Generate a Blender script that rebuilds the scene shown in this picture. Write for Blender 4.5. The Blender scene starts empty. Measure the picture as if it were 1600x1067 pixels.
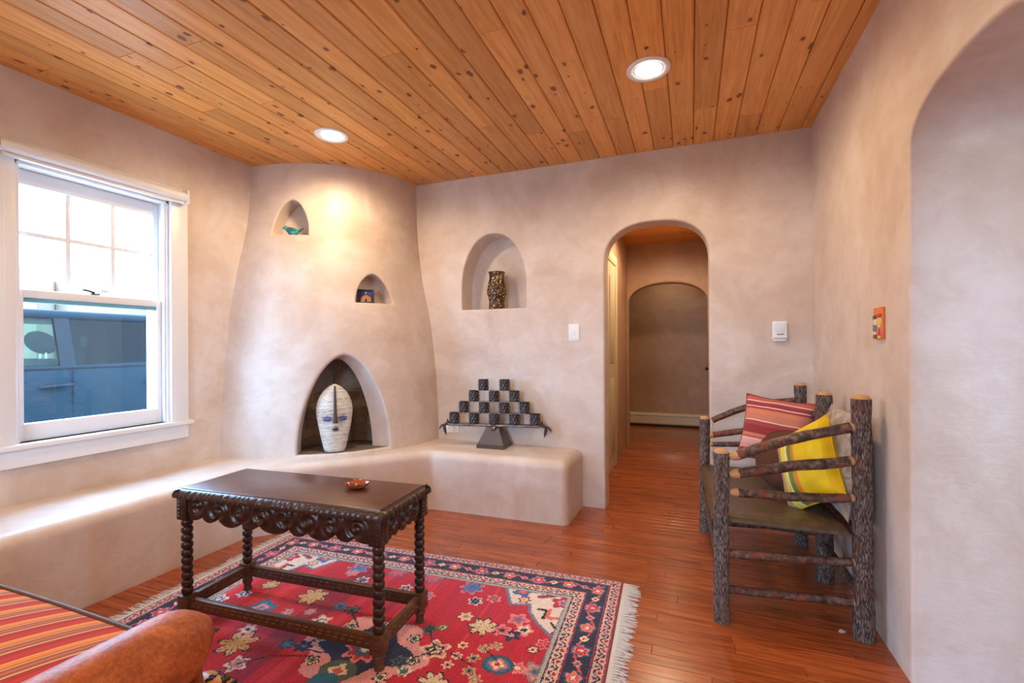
import bpy, bmesh, math, random
from math import sin, cos, pi, radians
from mathutils import Vector, Matrix, noise
from mathutils.geometry import delaunay_2d_cdt
import numpy as np

random.seed(7)
SC = bpy.context.scene
COL = SC.collection

# ------------------------------------------------------------------ camera
CAMH = 1.152
YAW, ROLL, FPX, V0 = 0.366, -0.0055, 730.0, 541.77
r0 = Vector((cos(YAW), sin(YAW), 0)); f0 = Vector((-sin(YAW), cos(YAW), 0)); z0 = Vector((0, 0, 1))
cR = r0*cos(ROLL) + z0*sin(ROLL); cU = -r0*sin(ROLL) + z0*cos(ROLL)
cd = bpy.data.cameras.new('camera'); cam = bpy.data.objects.new('camera', cd); COL.objects.link(cam)
m = Matrix.Identity(4)
for i in range(3):
    m[i][0] = cR[i]; m[i][1] = cU[i]; m[i][2] = -f0[i]
m[2][3] = CAMH
cam.matrix_world = m
cd.sensor_width = 36; cd.lens = FPX*36/1600; cd.shift_y = (V0-533.5)/1600; cd.clip_start = 0.02; cd.clip_end = 200
SC.camera = cam

# ------------------------------------------------------------------ world, exposure
w = bpy.data.worlds.new('sky'); SC.world = w; w.use_nodes = True
bg = w.node_tree.nodes['Background']
bg.inputs[0].default_value = (0.46, 0.70, 1.0, 1); bg.inputs[1].default_value = 26.0
vs = SC.view_settings
vs.view_transform = 'Standard'; vs.look = 'None'; vs.gamma = 1; vs.use_curve_mapping = False
vs.exposure = 0.27
LAMP_W = 41.0          # watts of each recessed lamp in the room
HALL_W = 52.0

def portal(loc, rot, sx, sy):
    l = bpy.data.lights.new('window_portal', 'AREA'); l.shape = 'RECTANGLE'; l.size = sx; l.size_y = sy
    l.cycles.is_portal = True
    o = bpy.data.objects.new('window_portal', l); COL.objects.link(o); o.location = loc; o.rotation_euler = rot
# room dimensions
D, XR, XL, HC = 3.325, 0.693, -3.009, 2.486
YB = -2.3
portal((XL-0.2, 1.58, 1.38), (0, radians(-90), 0), 1.5, 0.8)
portal((-1.1, YB-0.16, 1.475), (radians(90), 0, 0), 1.4, 1.35)

# ------------------------------------------------------------------ helpers
def lin(r, g, b):
    f = lambda c: (c/255/12.92) if c/255 <= .04045 else ((c/255+.055)/1.055)**2.4
    return (f(r), f(g), f(b))

class MB:
    def __init__(s): s.v = []; s.f = []
    def add(s, vs, fs):
        n = len(s.v); s.v += [tuple(p) for p in vs]; s.f += [tuple(i+n for i in f) for f in fs]; return s
    def box(s, x0, x1, y0, y1, z0, z1):
        return s.add([(x0,y0,z0),(x1,y0,z0),(x1,y1,z0),(x0,y1,z0),(x0,y0,z1),(x1,y0,z1),(x1,y1,z1),(x0,y1,z1)],
                     [(3,2,1,0),(4,5,6,7),(0,1,5,4),(1,2,6,5),(2,3,7,6),(3,0,4,7)])
    def rbox(s, x0, x1, y0, y1, z0, z1, b=.004, seg=2):
        bm = bmesh.new(); bmesh.ops.create_cube(bm, size=1)
        for v in bm.verts:
            v.co = ((x0+x1)/2+v.co.x*(x1-x0), (y0+y1)/2+v.co.y*(y1-y0), (z0+z1)/2+v.co.z*(z1-z0))
        bmesh.ops.bevel(bm, geom=bm.edges[:], offset=b, segments=seg, affect='EDGES', profile=.5)
        return s.bm(bm)
    def bm(s, bm, mat=None):
        bm.verts.index_update()
        s.add([(mat @ v.co if mat else v.co.copy()) for v in bm.verts], [[v.index for v in f.verts] for f in bm.faces]); bm.free(); return s
    def tube(s, pts, rad, n=10, cap=True, jit=0, seed=0, closed=False):
        pts = [Vector(p) for p in pts]
        if not hasattr(rad, '__len__'): rad = [rad]*len(pts)
        rows = []; N = None
        for i, p in enumerate(pts):
            t = (pts[min(i+1, len(pts)-1)] - pts[max(i-1, 0)]).normalized()
            if N is None:
                N = t.orthogonal().normalized()
            else:
                N = (N - t*N.dot(t)).normalized()
            B = t.cross(N); row = []
            for k in range(n):
                a = 2*pi*k/n; rr = rad[i]
                if jit: rr *= 1 + jit*noise.noise(Vector((cos(a)*2.2+seed, sin(a)*2.2+seed*1.7, i*.55))) + .5*jit*random.uniform(-1, 1)
                row.append(p + (N*cos(a)+B*sin(a))*rr)
            rows.append(row)
        vs = [v for r in rows for v in r]; fs = []
        for i in range(len(rows)-1):
            for k in range(n):
                fs.append((i*n+k, i*n+(k+1) % n, (i+1)*n+(k+1) % n, (i+1)*n+k))
        if cap:
            fs.append(tuple(range(n))[::-1]); fs.append(tuple((len(rows)-1)*n+k for k in range(n)))
        return s.add(vs, fs)
    def lathe(s, prof, n=20, c=(0,0,0), cap=True):
        vs = []; fs = []
        for (r, z) in prof:
            for k in range(n):
                a = 2*pi*k/n; vs.append((c[0]+r*cos(a), c[1]+r*sin(a), c[2]+z))
        for i in range(len(prof)-1):
            for k in range(n): fs.append((i*n+k, i*n+(k+1) % n, (i+1)*n+(k+1) % n, (i+1)*n+k))
        if cap: fs.append(tuple(range(n))[::-1]); fs.append(tuple((len(prof)-1)*n+k for k in range(n)))
        return s.add(vs, fs)
    def prism(s, poly, fn, d0, d1):
        n = len(poly); vs = [fn(a, b, d0) for a, b in poly] + [fn(a, b, d1) for a, b in poly]
        fs = [tuple(range(n))[::-1], tuple(range(n, 2*n))] + [(i, (i+1) % n, n+(i+1) % n, n+i) for i in range(n)]
        return s.add(vs, fs)
    def grid(s, nu, nv, fn, closeu=False):
        vs = [fn(i/(nu if closeu else nu-1), j/(nv-1)) for j in range(nv) for i in range(nu)]; fs = []
        for j in range(nv-1):
            for i in range(nu if closeu else nu-1):
                i2 = (i+1) % nu
                fs.append((j*nu+i, j*nu+i2, (j+1)*nu+i2, (j+1)*nu+i))
        return s.add(vs, fs)
    def xf(s, M):
        s.v = [tuple(M @ Vector(p)) for p in s.v]; return s
    def mesh(s, name, smooth=None, weld=False):
        me = bpy.data.meshes.new(name); me.from_pydata(s.v, [], s.f)
        if weld:
            bm = bmesh.new(); bm.from_mesh(me); bmesh.ops.remove_doubles(bm, verts=bm.verts, dist=2e-5); bm.to_mesh(me); bm.free()
        if smooth is not None:
            me.polygons.foreach_set('use_smooth', [True]*len(me.polygons))
            me.set_sharp_from_angle(angle=radians(smooth))
        me.update(); return me
    def obj(s, name, mat, parent=None, smooth=None, weld=False):
        return link(name, s.mesh(name, smooth, weld), mat, parent)

def link(name, me, mat, parent=None, loc=None):
    o = bpy.data.objects.new(name, me); COL.objects.link(o)
    if mat and not me.materials: me.materials.append(mat)
    if parent: o.parent = parent
    if loc: o.location = loc
    return o
def tag(o, label, cat, group=None):
    o['label'] = label; o['category'] = cat
    if group: o['group'] = group
    return o
def thing(name, label, cat, loc=(0,0,0), rz=0, group=None):
    o = bpy.data.objects.new(name, None); COL.objects.link(o); o.location = loc; o.rotation_euler = (0,0,rz); o.empty_display_size = .1
    return tag(o, label, cat, group)
def struct(o): o['kind'] = 'structure'; return o
def sroot(name, loc=(0,0,0)):
    o = bpy.data.objects.new(name, None); COL.objects.link(o); o.location = loc; o['kind'] = 'structure'; return o

# ------------------------------------------------------------------ materials
MATS = {}
class NT:
    def __init__(s, name):
        s.m = bpy.data.materials.new(name); s.m.use_nodes = True; s.t = s.m.node_tree; s.n = s.t.nodes
        s.b = s.n['Principled BSDF']; MATS[name] = s.m
    def node(s, typ, **kw):
        nd = s.n.new(typ)
        for k, v in kw.items():
            if k.startswith('i_'): nd.inputs[k[2:].replace('_', ' ')].default_value = v
            else: setattr(nd, k, v)
        return nd
    def l(s, a, b): s.t.links.new(a, b)
    def coord(s, scale=(1,1,1), rnd=False, kind='Object', loc=(0,0,0), rot=(0,0,0)):
        tc = s.node('ShaderNodeTexCoord'); mp = s.node('ShaderNodeMapping')
        mp.inputs['Scale'].default_value = scale; mp.inputs['Location'].default_value = loc; mp.inputs['Rotation'].default_value = rot
        src = tc.outputs[kind]
        if rnd:
            oi = s.node('ShaderNodeObjectInfo'); ml = s.node('ShaderNodeVectorMath', operation='MULTIPLY_ADD')
            cx = s.node('ShaderNodeCombineXYZ')
            for k, q in enumerate((37., 53., 71.)):
                mm = s.node('ShaderNodeMath', operation='MULTIPLY'); mm.inputs[1].default_value = q; s.l(oi.outputs['Random'], mm.inputs[0]); s.l(mm.outputs[0], cx.inputs[k])
            ad = s.node('ShaderNodeVectorMath', operation='ADD'); s.l(src, ad.inputs[0]); s.l(cx.outputs[0], ad.inputs[1]); src = ad.outputs[0]
            s.rand = oi.outputs['Random']
        s.l(src, mp.inputs[0]); return mp.outputs[0]
    def noise(s, vec, scale=5, detail=4, rough=.55, dist=0):
        nd = s.node('ShaderNodeTexNoise'); nd.inputs['Scale'].default_value = scale; nd.inputs['Detail'].default_value = detail
        nd.inputs['Roughness'].default_value = rough; nd.inputs['Distortion'].default_value = dist
        s.l(vec, nd.inputs['Vector']); return nd.outputs['Fac']
    def ramp(s, fac, stops, const=False):
        nd = s.node('ShaderNodeValToRGB'); cr = nd.color_ramp
        if const: cr.interpolation = 'CONSTANT'
        while len(cr.elements) > 1: cr.elements.remove(cr.elements[-1])
        for i, (p, c) in enumerate(stops):
            e = cr.elements[0] if i == 0 else cr.elements.new(p)
            e.position = p; e.color = (*c, 1) if len(c) == 3 else c
        s.l(fac, nd.inputs[0]); return nd.outputs[0]
    def mix(s, fac, a, b, mode='MIX'):
        nd = s.node('ShaderNodeMix', data_type='RGBA', blend_type=mode)
        for k, v in ((0, fac), (6, a), (7, b)):
            if hasattr(v, 'is_linked') or hasattr(v, 'links'): s.l(v, nd.inputs[k])
            else: nd.inputs[k].default_value = v if k == 0 else (*v, 1)
        return nd.outputs[2]
    def math(s, op, a, b=None, c=None):
        nd = s.node('ShaderNodeMath', operation=op)
        for k, v in enumerate((a, b, c)):
            if v is None: continue
            if hasattr(v, 'links'): s.l(v, nd.inputs[k])
            else: nd.inputs[k].default_value = v
        return nd.outputs[0]
    def bump(s, h, strength=.3, dist=.01):
        nd = s.node('ShaderNodeBump'); nd.inputs['Strength'].default_value = strength; nd.inputs['Distance'].default_value = dist
        s.l(h, nd.inputs['Height']); s.l(nd.outputs[0], s.b.inputs['Normal']); return s
    def set(s, col=None, rough=None, metal=None, spec=None, coat=None, coatr=None, sheen=None, trans=None, ior=None):
        for k, v in (('Base Color', col), ('Roughness', rough), ('Metallic', metal), ('Specular IOR Level', spec), ('Coat Weight', coat), ('Coat Roughness', coatr), ('Sheen Weight', sheen), ('Transmission Weight', trans), ('IOR', ior)):
            if v is None: continue
            if hasattr(v, 'links'): s.l(v, s.b.inputs[k])
            else: s.b.inputs[k].default_value = (*v, 1) if k == 'Base Color' else v
        return s

def simple(name, col, rough=.5, metal=0, spec=.5, bump=0, bscale=60, var=0, coat=0):
    t = NT(name); c = col
    if bump or var:
        v = t.coord(); n1 = t.noise(v, bscale, 4)
        if var: c = t.mix(n1, tuple(x*(1-var) for x in col), tuple(min(1, x*(1+var)) for x in col))
        if bump: t.bump(n1, bump, .004)
    return t.set(c, rough, metal, spec, coat).m

def plaster(name, c1, c2, c3, rough=.42, spec=.45):
    t = NT(name); v = t.coord()
    big = t.noise(v, 1.6, 5, .6, .6); mid = t.noise(v, 6.5, 6, .65, .4)
    c = t.ramp(big, [(.32, c1), (.5, c2), (.68, c3)])
    c = t.mix(t.ramp(mid, [(.40, (.34,.34,.34)), (.56, (0,0,0))]), c, c1)
    sw = t.noise(t.coord((1, 1, 2.2)), 9, 8, .7, 1.2)
    c = t.mix(t.math('MULTIPLY', t.math('SUBTRACT', sw, .35), .35), c, tuple(x*1.1 for x in c3))
    fine = t.noise(v, 38, 5, .6)
    h = t.math('ADD', t.math('MULTIPLY', sw, .8), t.math('MULTIPLY', fine, .25))
    t.bump(h, .22, .012)
    return t.set(c, rough, 0, spec).m
P1, P2, P3 = lin(198,175,158), lin(218,201,189), lin(226,214,209)
M_PL = plaster('plaster', P1, P2, P3)
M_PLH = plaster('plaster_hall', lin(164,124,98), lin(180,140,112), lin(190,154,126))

def wood(name, cols, scale, gr=(1, 14, 14), knots=False, rough=.4, coat=0, spec=.5, axis=0, rvar=.5, bump=.05):
    """grain runs along the local axis given; every board draws its own tint"""
    t = NT(name)
    sc = [14*scale]*3; sc[axis] = 1.0*scale
    v = t.coord(tuple(sc), rnd=True)
    n1 = t.noise(v, 2.2, 6, .6, 1.2)
    sc2 = [60*scale]*3; sc2[axis] = 2.0*scale
    n2 = t.noise(t.coord(tuple(sc2), rnd=True), 1.5, 3, .6, .3)
    f = t.math('ADD', t.math('MULTIPLY', n1, .75), t.math('MULTIPLY', n2, .25))
    c = t.ramp(f, [(.28, cols[0]), (.5, cols[1]), (.72, cols[2])])
    tint = t.math('MULTIPLY_ADD', t.rand, rvar, 1-rvar*.5)
    cc = t.node('ShaderNodeCombineXYZ')
    for k in range(3): t.l(tint, cc.inputs[k])
    c = t.mix(1.0, c, cc.outputs[0], 'MULTIPLY')
    if knots:
        ks = [22., 22., 22.]; ks[axis] = 13.0
        vk0 = t.coord(tuple(ks), rnd=True); nk = t.node('ShaderNodeTexNoise'); nk.inputs['Scale'].default_value = 1.6; t.l(vk0, nk.inputs['Vector']); ak = t.node('ShaderNodeVectorMath', operation='MULTIPLY_ADD'); ak.inputs[1].default_value = (.45, .45, .45); t.l(nk.outputs['Color'], ak.inputs[0]); t.l(vk0, ak.inputs[2]); vk = ak.outputs[0]
        vo = t.node('ShaderNodeTexVoronoi'); vo.inputs['Scale'].default_value = 1.0; t.l(vk, vo.inputs['Vector'])
        sp = t.node('ShaderNodeSeparateColor'); t.l(vo.outputs['Color'], sp.inputs[0])
        rad = t.math('MULTIPLY', t.math('SUBTRACT', sp.outputs[0], .62), .80)
        k = t.math('LESS_THAN', vo.outputs['Distance'], rad)
        halo = t.math('LESS_THAN', vo.outputs['Distance'], t.math('MULTIPLY', rad, 1.8))
        c = t.mix(t.math('MULTIPLY', halo, .25), c, cols[0])
        c = t.mix(t.math('MULTIPLY', k, .92), c, knots)
    t.bump(f, bump, .004)
    return t.set(c, rough, 0, spec, coat, .15).m
M_CEIL = wood('pine_ceiling', [lin(196,126,56), lin(224,156,82), lin(238,180,108)], 1.0, knots=lin(112,54,22), axis=1, rvar=.34, rough=.38, spec=.45)
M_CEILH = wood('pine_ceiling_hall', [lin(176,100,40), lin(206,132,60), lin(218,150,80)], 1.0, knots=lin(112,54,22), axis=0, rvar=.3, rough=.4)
M_FLOOR = wood('oak_floor', [lin(100,42,16), lin(156,74,33), lin(188,104,52)], 1.6, axis=0, rvar=.34, rough=.27, coat=.25, spec=.5)
M_DARK = simple('dark_gap', (.02, .01, .006), .8)
M_TABLE = wood('dark_walnut', [lin(30,16,11), lin(54,30,20), lin(72,42,28)], 2.0, axis=0, rvar=.1, rough=.3, spec=.5, bump=.05)
M_TOP = wood('dark_walnut_top', [lin(50,24,17), lin(80,40,28), lin(112,60,42)], 2.0, axis=0, rvar=.1, rough=.36, coat=.15)
M_RAILW = wood('walnut_rail', [lin(56,34,20), lin(88,56,34), lin(110,74,46)], 2.0, axis=0, rvar=.1, rough=.4)
M_WHITE = simple('white_paint', lin(236,236,238), .35, var=.02, bscale=4)
M_SHADE = simple('white_vinyl', lin(238,240,244), .45)
M_PLATE = simple('white_plastic', lin(240,240,240), .35)
M_CHROME = simple('brushed_nickel', (.7,.7,.72), .25, 1)
M_BRONZE = simple('dark_bronze', lin(70,60,52), .4, .9)
M_BLACKPL = simple('black_plastic', (.02,.02,.022), .5)
M_HEAT = simple('cream_enamel', lin(206,192,164), .4)

def glass(name, tint=(1,1,1), gl=.06, dirt=0):
    t = NT(name); t.n.remove(t.b)
    out = t.n['Material Output']; tr = t.node('ShaderNodeBsdfTransparent'); tr.inputs[0].default_value = (*tint, 1)
    g = t.node('ShaderNodeBsdfGlossy'); g.inputs['Roughness'].default_value = .02
    mx = t.node('ShaderNodeMixShader'); mx.inputs[0].default_value = gl; t.l(tr.outputs[0], mx.inputs[1]); t.l(g.outputs[0], mx.inputs[2]); s = mx.outputs[0]
    if dirt:
        d = t.node('ShaderNodeBsdfDiffuse'); d.inputs[0].default_value = (.62,.74,.86,1)
        v = t.coord(); n1 = t.noise(v, 130, 4, .7); n2 = t.noise(v, 6, 4)
        f = t.math('ADD', t.ramp(n1, [(.66,(0,0,0)),(.80,(.07,.07,.07))]), t.math('MULTIPLY', n2, dirt))
        m2 = t.node('ShaderNodeMixShader'); t.l(f, m2.inputs[0]); t.l(s, m2.inputs[1]); t.l(d.outputs[0], m2.inputs[2]); s = m2.outputs[0]
    t.l(s, out.inputs[0]); return t.m
M_GLASS = glass('window_glass')
M_GLASSD = glass('dusty_window_glass', (.84,.95,1), .05, .02)

def emit(name, col, strength):
    t = NT(name); t.b.inputs['Emission Color'].default_value = (*col, 1); t.b.inputs['Emission Strength'].default_value = strength
    return t.set((.9,.9,.9), .4).m

# ------------------------------------------------------------------ surfaces with arched openings
def arch(a0, a1, b0, spring, top, e=2.0, n=28):
    c = (a0+a1)/2; h = (a1-a0)/2; L = [(a1, b0)]
    if spring > b0 + 1e-4:
        k = max(2, int((spring-b0)/.15)); L += [(a1, b0+(spring-b0)*i/k) for i in range(1, k)]
    for i in range(n+1):
        t = pi*i/n; x = cos(t); y = sin(t)
        L.append((c+h*math.copysign(abs(x)**(2/e), x), spring+(top-spring)*abs(y)**(2/e)))
    if spring > b0 + 1e-4: L += [(a0, b0+(spring-b0)*i/k) for i in range(k-1, 0, -1)]
    L.append((a0, b0))
    k = max(2, int((a1-a0)/.12)); L += [(a0+(a1-a0)*i/k, b0) for i in range(1, k)]
    out = []
    for p in L:
        if not out or (abs(p[0]-out[-1][0])+abs(p[1]-out[-1][1])) > 1e-4: out.append(p)
    return out
def offset(L, d):
    out = []; n = len(L)
    for i in range(n):
        p, q, r = Vector(L[i-1]), Vector(L[i]), Vector(L[(i+1) % n])
        e1 = (q-p).normalized(); e2 = (r-q).normalized()
        n1 = Vector((e1.y, -e1.x)); n2 = Vector((e2.y, -e2.x)); b = (n1+n2)
        if b.length < 1e-6: b = n1
        b.normalize(); out.append(tuple(q + b*(d/max(.35, b.dot(n1)))))
    return out
def inpoly(p, L):
    x, y = p; c = False; n = len(L)
    for i in range(n):
        (x1, y1), (x2, y2) = L[i-1], L[i]
        if (y1 > y) != (y2 > y) and x < (x2-x1)*(y-y1)/(y2-y1)+x1: c = not c
    return c
def holed(mb, rect, holes, step, fmap):
    """rect a0,a1,b0,b1; holes: (loop ccw, fillet r, depth, cap, inward fn(a,b)->Vector)"""
    a0, a1, b0, b1 = rect
    na = max(1, round((a1-a0)/step[0])); nb = max(1, round((b1-b0)/step[1]))
    pts = []; edges = []; bl = []
    for hole_ in holes: bl.append(offset(hole_[0], hole_[1]+.015))
    for i in range(na+1):
        for j in range(nb+1):
            p = (a0+(a1-a0)*i/na, b0+(b1-b0)*j/nb); ok = True
            for L in bl:
                xs = [q[0] for q in L]; ys = [q[1] for q in L]; mg = min(step)*.3
                if min(xs)-mg < p[0] < max(xs)+mg and min(ys)-mg < p[1] < max(ys)+mg:
                    if inpoly(p, L) or min((p[0]-q[0])**2+(p[1]-q[1])**2 for q in L) < mg*mg: ok = False
            if ok: pts.append(p)
    for L in bl:
        s = len(pts); pts += L; edges += [(s+i, s+(i+1) % len(L)) for i in range(len(L))]
    V, E_, F, *_ = delaunay_2d_cdt([Vector(p) for p in pts], edges, [], 0, 1e-6)
    keep = []
    for f in F:
        c = sum((V[i] for i in f), Vector((0, 0)))/len(f)
        if not any(inpoly(c, L) for L in bl): keep.append(tuple(f))
    mb.add([fmap(v.x, v.y) for v in V], keep)
    for hole_, L0 in zip(holes, bl):
        L, r, d, cap, inw = hole_[:5]; shr = hole_[5] if len(hole_) > 5 else None
        rows = [[fmap(*p) for p in L0]]
        for k in range(5):
            an = k/4*pi/2; Lk = offset(L, r*(1-sin(an))); dep = r*(1-cos(an))
            rows.append([fmap(*p) + inw(*p)*dep for p in Lk])
        for dd in ((r+d)/2, d): rows.append([(fmap(*shr(*p, (dd-r)/(d-r))) if shr else fmap(*p)) + inw(*p)*dd for p in L])
        n = len(L); vs = [v for rw in rows for v in rw]
        fs = [(i*n+k, i*n+(k+1) % n, (i+1)*n+(k+1) % n, (i+1)*n+k) for i in range(len(rows)-1) for k in range(n)]
        if cap: fs.append(tuple((len(rows)-1)*n+k for k in range(n)))
        mb.add(vs, fs)
    return mb

def flat_wall(name, rect, holes, fmap, inw, mat, step=.3):
    mb = MB(); hs = [(L, r, d, cap, (lambda a, b: inw)) for (L, r, d, cap) in holes]
    holed(mb, rect, hs, (step, step), fmap)
    return struct(mb.obj(name, mat, None, 35, True))

def rect_loop(a0, a1, b0, b1):
    return [(a1, b0), (a1, (b0+b1)/2), (a1, b1), ((a0+a1)/2, b1), (a0, b1), (a0, (b0+b1)/2), (a0, b0), ((a0+a1)/2, b0)]

# back wall: doorway arch + niche
door = arch(-.572, .112, -.10, 1.735, 2.006, 2.45)
nich = arch(-1.697, -1.159, 1.447, 1.60, 2.03, 2.1)
flat_wall('wall_back', (XL-.02, XR+.02, -.15, HC+.03), [(door, .014, .15, False), (nich, .012, .19, True)],
          lambda a, b: Vector((a, D, b)), Vector((0, 1, 0)), M_PL)
# right wall: arch to the side room
rarch = arch(1.29, 1.957, -.10, 1.80, 1.952, 2.4)
flat_wall('wall_right', (YB-.02, D+.02, -.15, HC+.03), [(rarch, .014, .36, False)],
          lambda a, b: Vector((XR, a, b)), Vector((1, 0, 0)), M_PL)
# left wall: window opening
WY0, WY1, WZ0, WZ1 = 1.226, 1.936, .70, 2.06
flat_wall('wall_left', (YB-.02, D+.02, -.15, HC+.03), [(rect_loop(WY0, WY1, WZ0, WZ1), .004, .19, False)],
          lambda a, b: Vector((XL, a, b)), Vector((-1, 0, 0)), M_PL)
# wall behind the camera: opening for the added daylight window
RX0, RX1, RZ0, RZ1 = -1.75, -.45, .85, 2.1
flat_wall('wall_rear', (XL-.02, XR+.02, -.15, HC+.03), [(rect_loop(RX0, RX1, RZ0, RZ1), .004, .15, False)],
          lambda a, b: Vector((a, YB, b)), Vector((0, -1, 0)), M_PL)
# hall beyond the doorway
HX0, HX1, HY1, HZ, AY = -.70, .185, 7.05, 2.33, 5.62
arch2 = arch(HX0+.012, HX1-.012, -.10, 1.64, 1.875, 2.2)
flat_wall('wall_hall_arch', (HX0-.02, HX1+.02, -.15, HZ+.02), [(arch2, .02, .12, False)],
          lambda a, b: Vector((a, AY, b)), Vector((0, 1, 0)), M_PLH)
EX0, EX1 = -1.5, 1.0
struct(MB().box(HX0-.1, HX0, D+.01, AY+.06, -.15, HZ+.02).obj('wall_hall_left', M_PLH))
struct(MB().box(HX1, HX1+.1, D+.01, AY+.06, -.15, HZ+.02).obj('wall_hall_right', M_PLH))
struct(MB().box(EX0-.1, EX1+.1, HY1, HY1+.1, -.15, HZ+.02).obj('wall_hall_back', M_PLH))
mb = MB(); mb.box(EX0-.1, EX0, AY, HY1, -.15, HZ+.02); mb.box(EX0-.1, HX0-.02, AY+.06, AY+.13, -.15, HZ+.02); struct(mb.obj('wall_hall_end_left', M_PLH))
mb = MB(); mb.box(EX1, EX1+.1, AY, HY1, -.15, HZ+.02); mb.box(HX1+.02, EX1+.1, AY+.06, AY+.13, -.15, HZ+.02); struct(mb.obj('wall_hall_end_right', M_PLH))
# side room behind the right arch
TH_R = .36
SX0, SX1, SY0, SY1 = XR+TH_R, 3.3, -1.3, 3.0
struct(MB().box(SX0, SX1+.1, SY1, SY1+.1, -.15, HC).obj('wall_side_room_back', M_PL))
E0, E1, E2, E3 = .9, 1.7, 1.0, 2.05  # opening of an added side-room window, out of view
flat_wall('wall_side_room_right', (SY0-.1, SY1+.1, -.15, HC+.02), [(rect_loop(E0, E1, E2, E3), .004, .14, False)], lambda a, b: Vector((SX1, a, b)), Vector((1, 0, 0)), M_PL)
G0, G1 = 2.2, 3.0  # second added opening, also there for daylight only
flat_wall('wall_side_room_rear', (SX0-.1, SX1+.1, -.15, HC+.02), [(rect_loop(G0, G1, E2, E3), .004, .14, False)], lambda a, b: Vector((a, SY0, b)), Vector((0, -1, 0)), M_PL)
portal((SX1+.15, (E0+E1)/2, (E2+E3)/2), (0, radians(90), 0), E3-E2, E1-E0)
portal(((G0+G1)/2, SY0-.15, (E2+E3)/2), (radians(90), 0, 0), G1-G0, E3-E2)
for nm, bx_f in (('added_window_side', lambda a0, a1, b0, b1, d0, d1: (SX1+d0, SX1+d1, a0, a1, b0, b1)), ('added_window_side_rear', lambda a0, a1, b0, b1, d0, d1: (a0, a1, SY0-d1, SY0-d0, b0, b1))):  # both windows are unseen additions that send daylight onto the arch jamb
    wn_ = sroot(nm); p0, p1 = (E0, E1) if nm == 'added_window_side' else (G0, G1); q = MB()
    for (a0, a1, b0, b1) in ((p0, p1, E2, E2+.05), (p0, p1, E3-.05, E3), (p0, p0+.05, E2, E3), (p1-.05, p1, E2, E3), ((p0+p1)/2-.025, (p0+p1)/2+.025, E2, E3)): q.box(*bx_f(a0, a1, b0, b1, .06, .11))
    q.obj('window_frame', M_WHITE, wn_)
    for k in range(2): MB().box(*bx_f(p0+.05+k*(p1-p0-.05)/2, p0+.05+k*(p1-p0-.05)/2+(p1-p0)/2-.075, E2+.05, E3-.05, .083, .087)).obj('pane', M_GLASS, wn_)
struct(MB().box(SX0-.02, SX1+.1, SY0-.1, SY1+.1, HC, HC+.05).obj('ceiling_side_room', M_PL))
mb = MB()
holed(mb, (SY0-.1, SY1+.1, -.15, HC), [(rarch, .004, .002, False, lambda a, b: Vector((-1, 0, 0)))], (.3, .3), lambda a, b: Vector((SX0, a, b)))
struct(mb.obj('wall_side_room_arch', M_PL, None, 35, True))

# ------------------------------------------------------------------ floor: oak strips
flo = struct(MB().box(XL-.1, 3.4, YB-.1, HY1+.1, -.12, -.010).obj('floor', M_DARK))
PW = .0571
def strip_mesh(L):
    g = .0006; b = .0009; x0, x1, y0, y1 = g, L-g, g, PW-g; mb = MB()
    vs = [(x0,y0,-.010),(x1,y0,-.010),(x1,y1,-.010),(x0,y1,-.010),(x0,y0,-b),(x1,y0,-b),(x1,y1,-b),(x0,y1,-b),(x0+b,y0+b,0),(x1-b,y0+b,0),(x1-b,y1-b,0),(x0+b,y1-b,0)]
    return vs, [(0,1,5,4),(1,2,6,5),(2,3,7,6),(3,0,4,7),(4,5,9,8),(5,6,10,9),(6,7,11,10),(7,4,8,11),(8,9,10,11)]
LENS = [.38, .55, .7, .85, 1.05, 1.3]; SM = {}
for L in LENS:
    vs_, fs_ = strip_mesh(L); me = bpy.data.meshes.new('floor_strip'); me.from_pydata(vs_, [], fs_); me.materials.append(M_FLOOR); SM[L] = me
rest = MB(); count = 0; row = 0; y = .62
rng = random.Random(3)
rows = []
yy = YB-.05
while yy < HY1: rows.append(yy); yy += PW
for yy in rows:
    inroom = yy < D+.02
    xa, xb = (XL+.35, XR) if inroom else ((HX0, HX1) if yy < AY+.1 else (-1.5, 1.0))
    if inroom and SY0 < yy < SY1: xb = SX1
    x = xa - rng.uniform(0, .6)
    while x < xb:
        L = rng.choice(LENS)
        vis = (yy > 1.0 and x < XR+.02 and x+L > XL+.45 and not (inroom and yy > 2.87 and x+L < -.74)
               and not (x+L < -.30 and x > -2.28 and yy < 2.2) and not (inroom and x > .3 and yy < 1.4) and not (x < -2.5 and yy < 1.1))
        if vis and count < 300:
            link('floor_strip', SM[L], None, flo, (x, yy, 0)); count += 1
        else:
            vs_, fs_ = strip_mesh(L); rest.add([(a+x, b+yy, c) for a, b, c in vs_], fs_)
        x += L
o = rest.obj('floor_strip_remainder', M_FLOOR, flo); o['kind'] = 'stuff'

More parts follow.
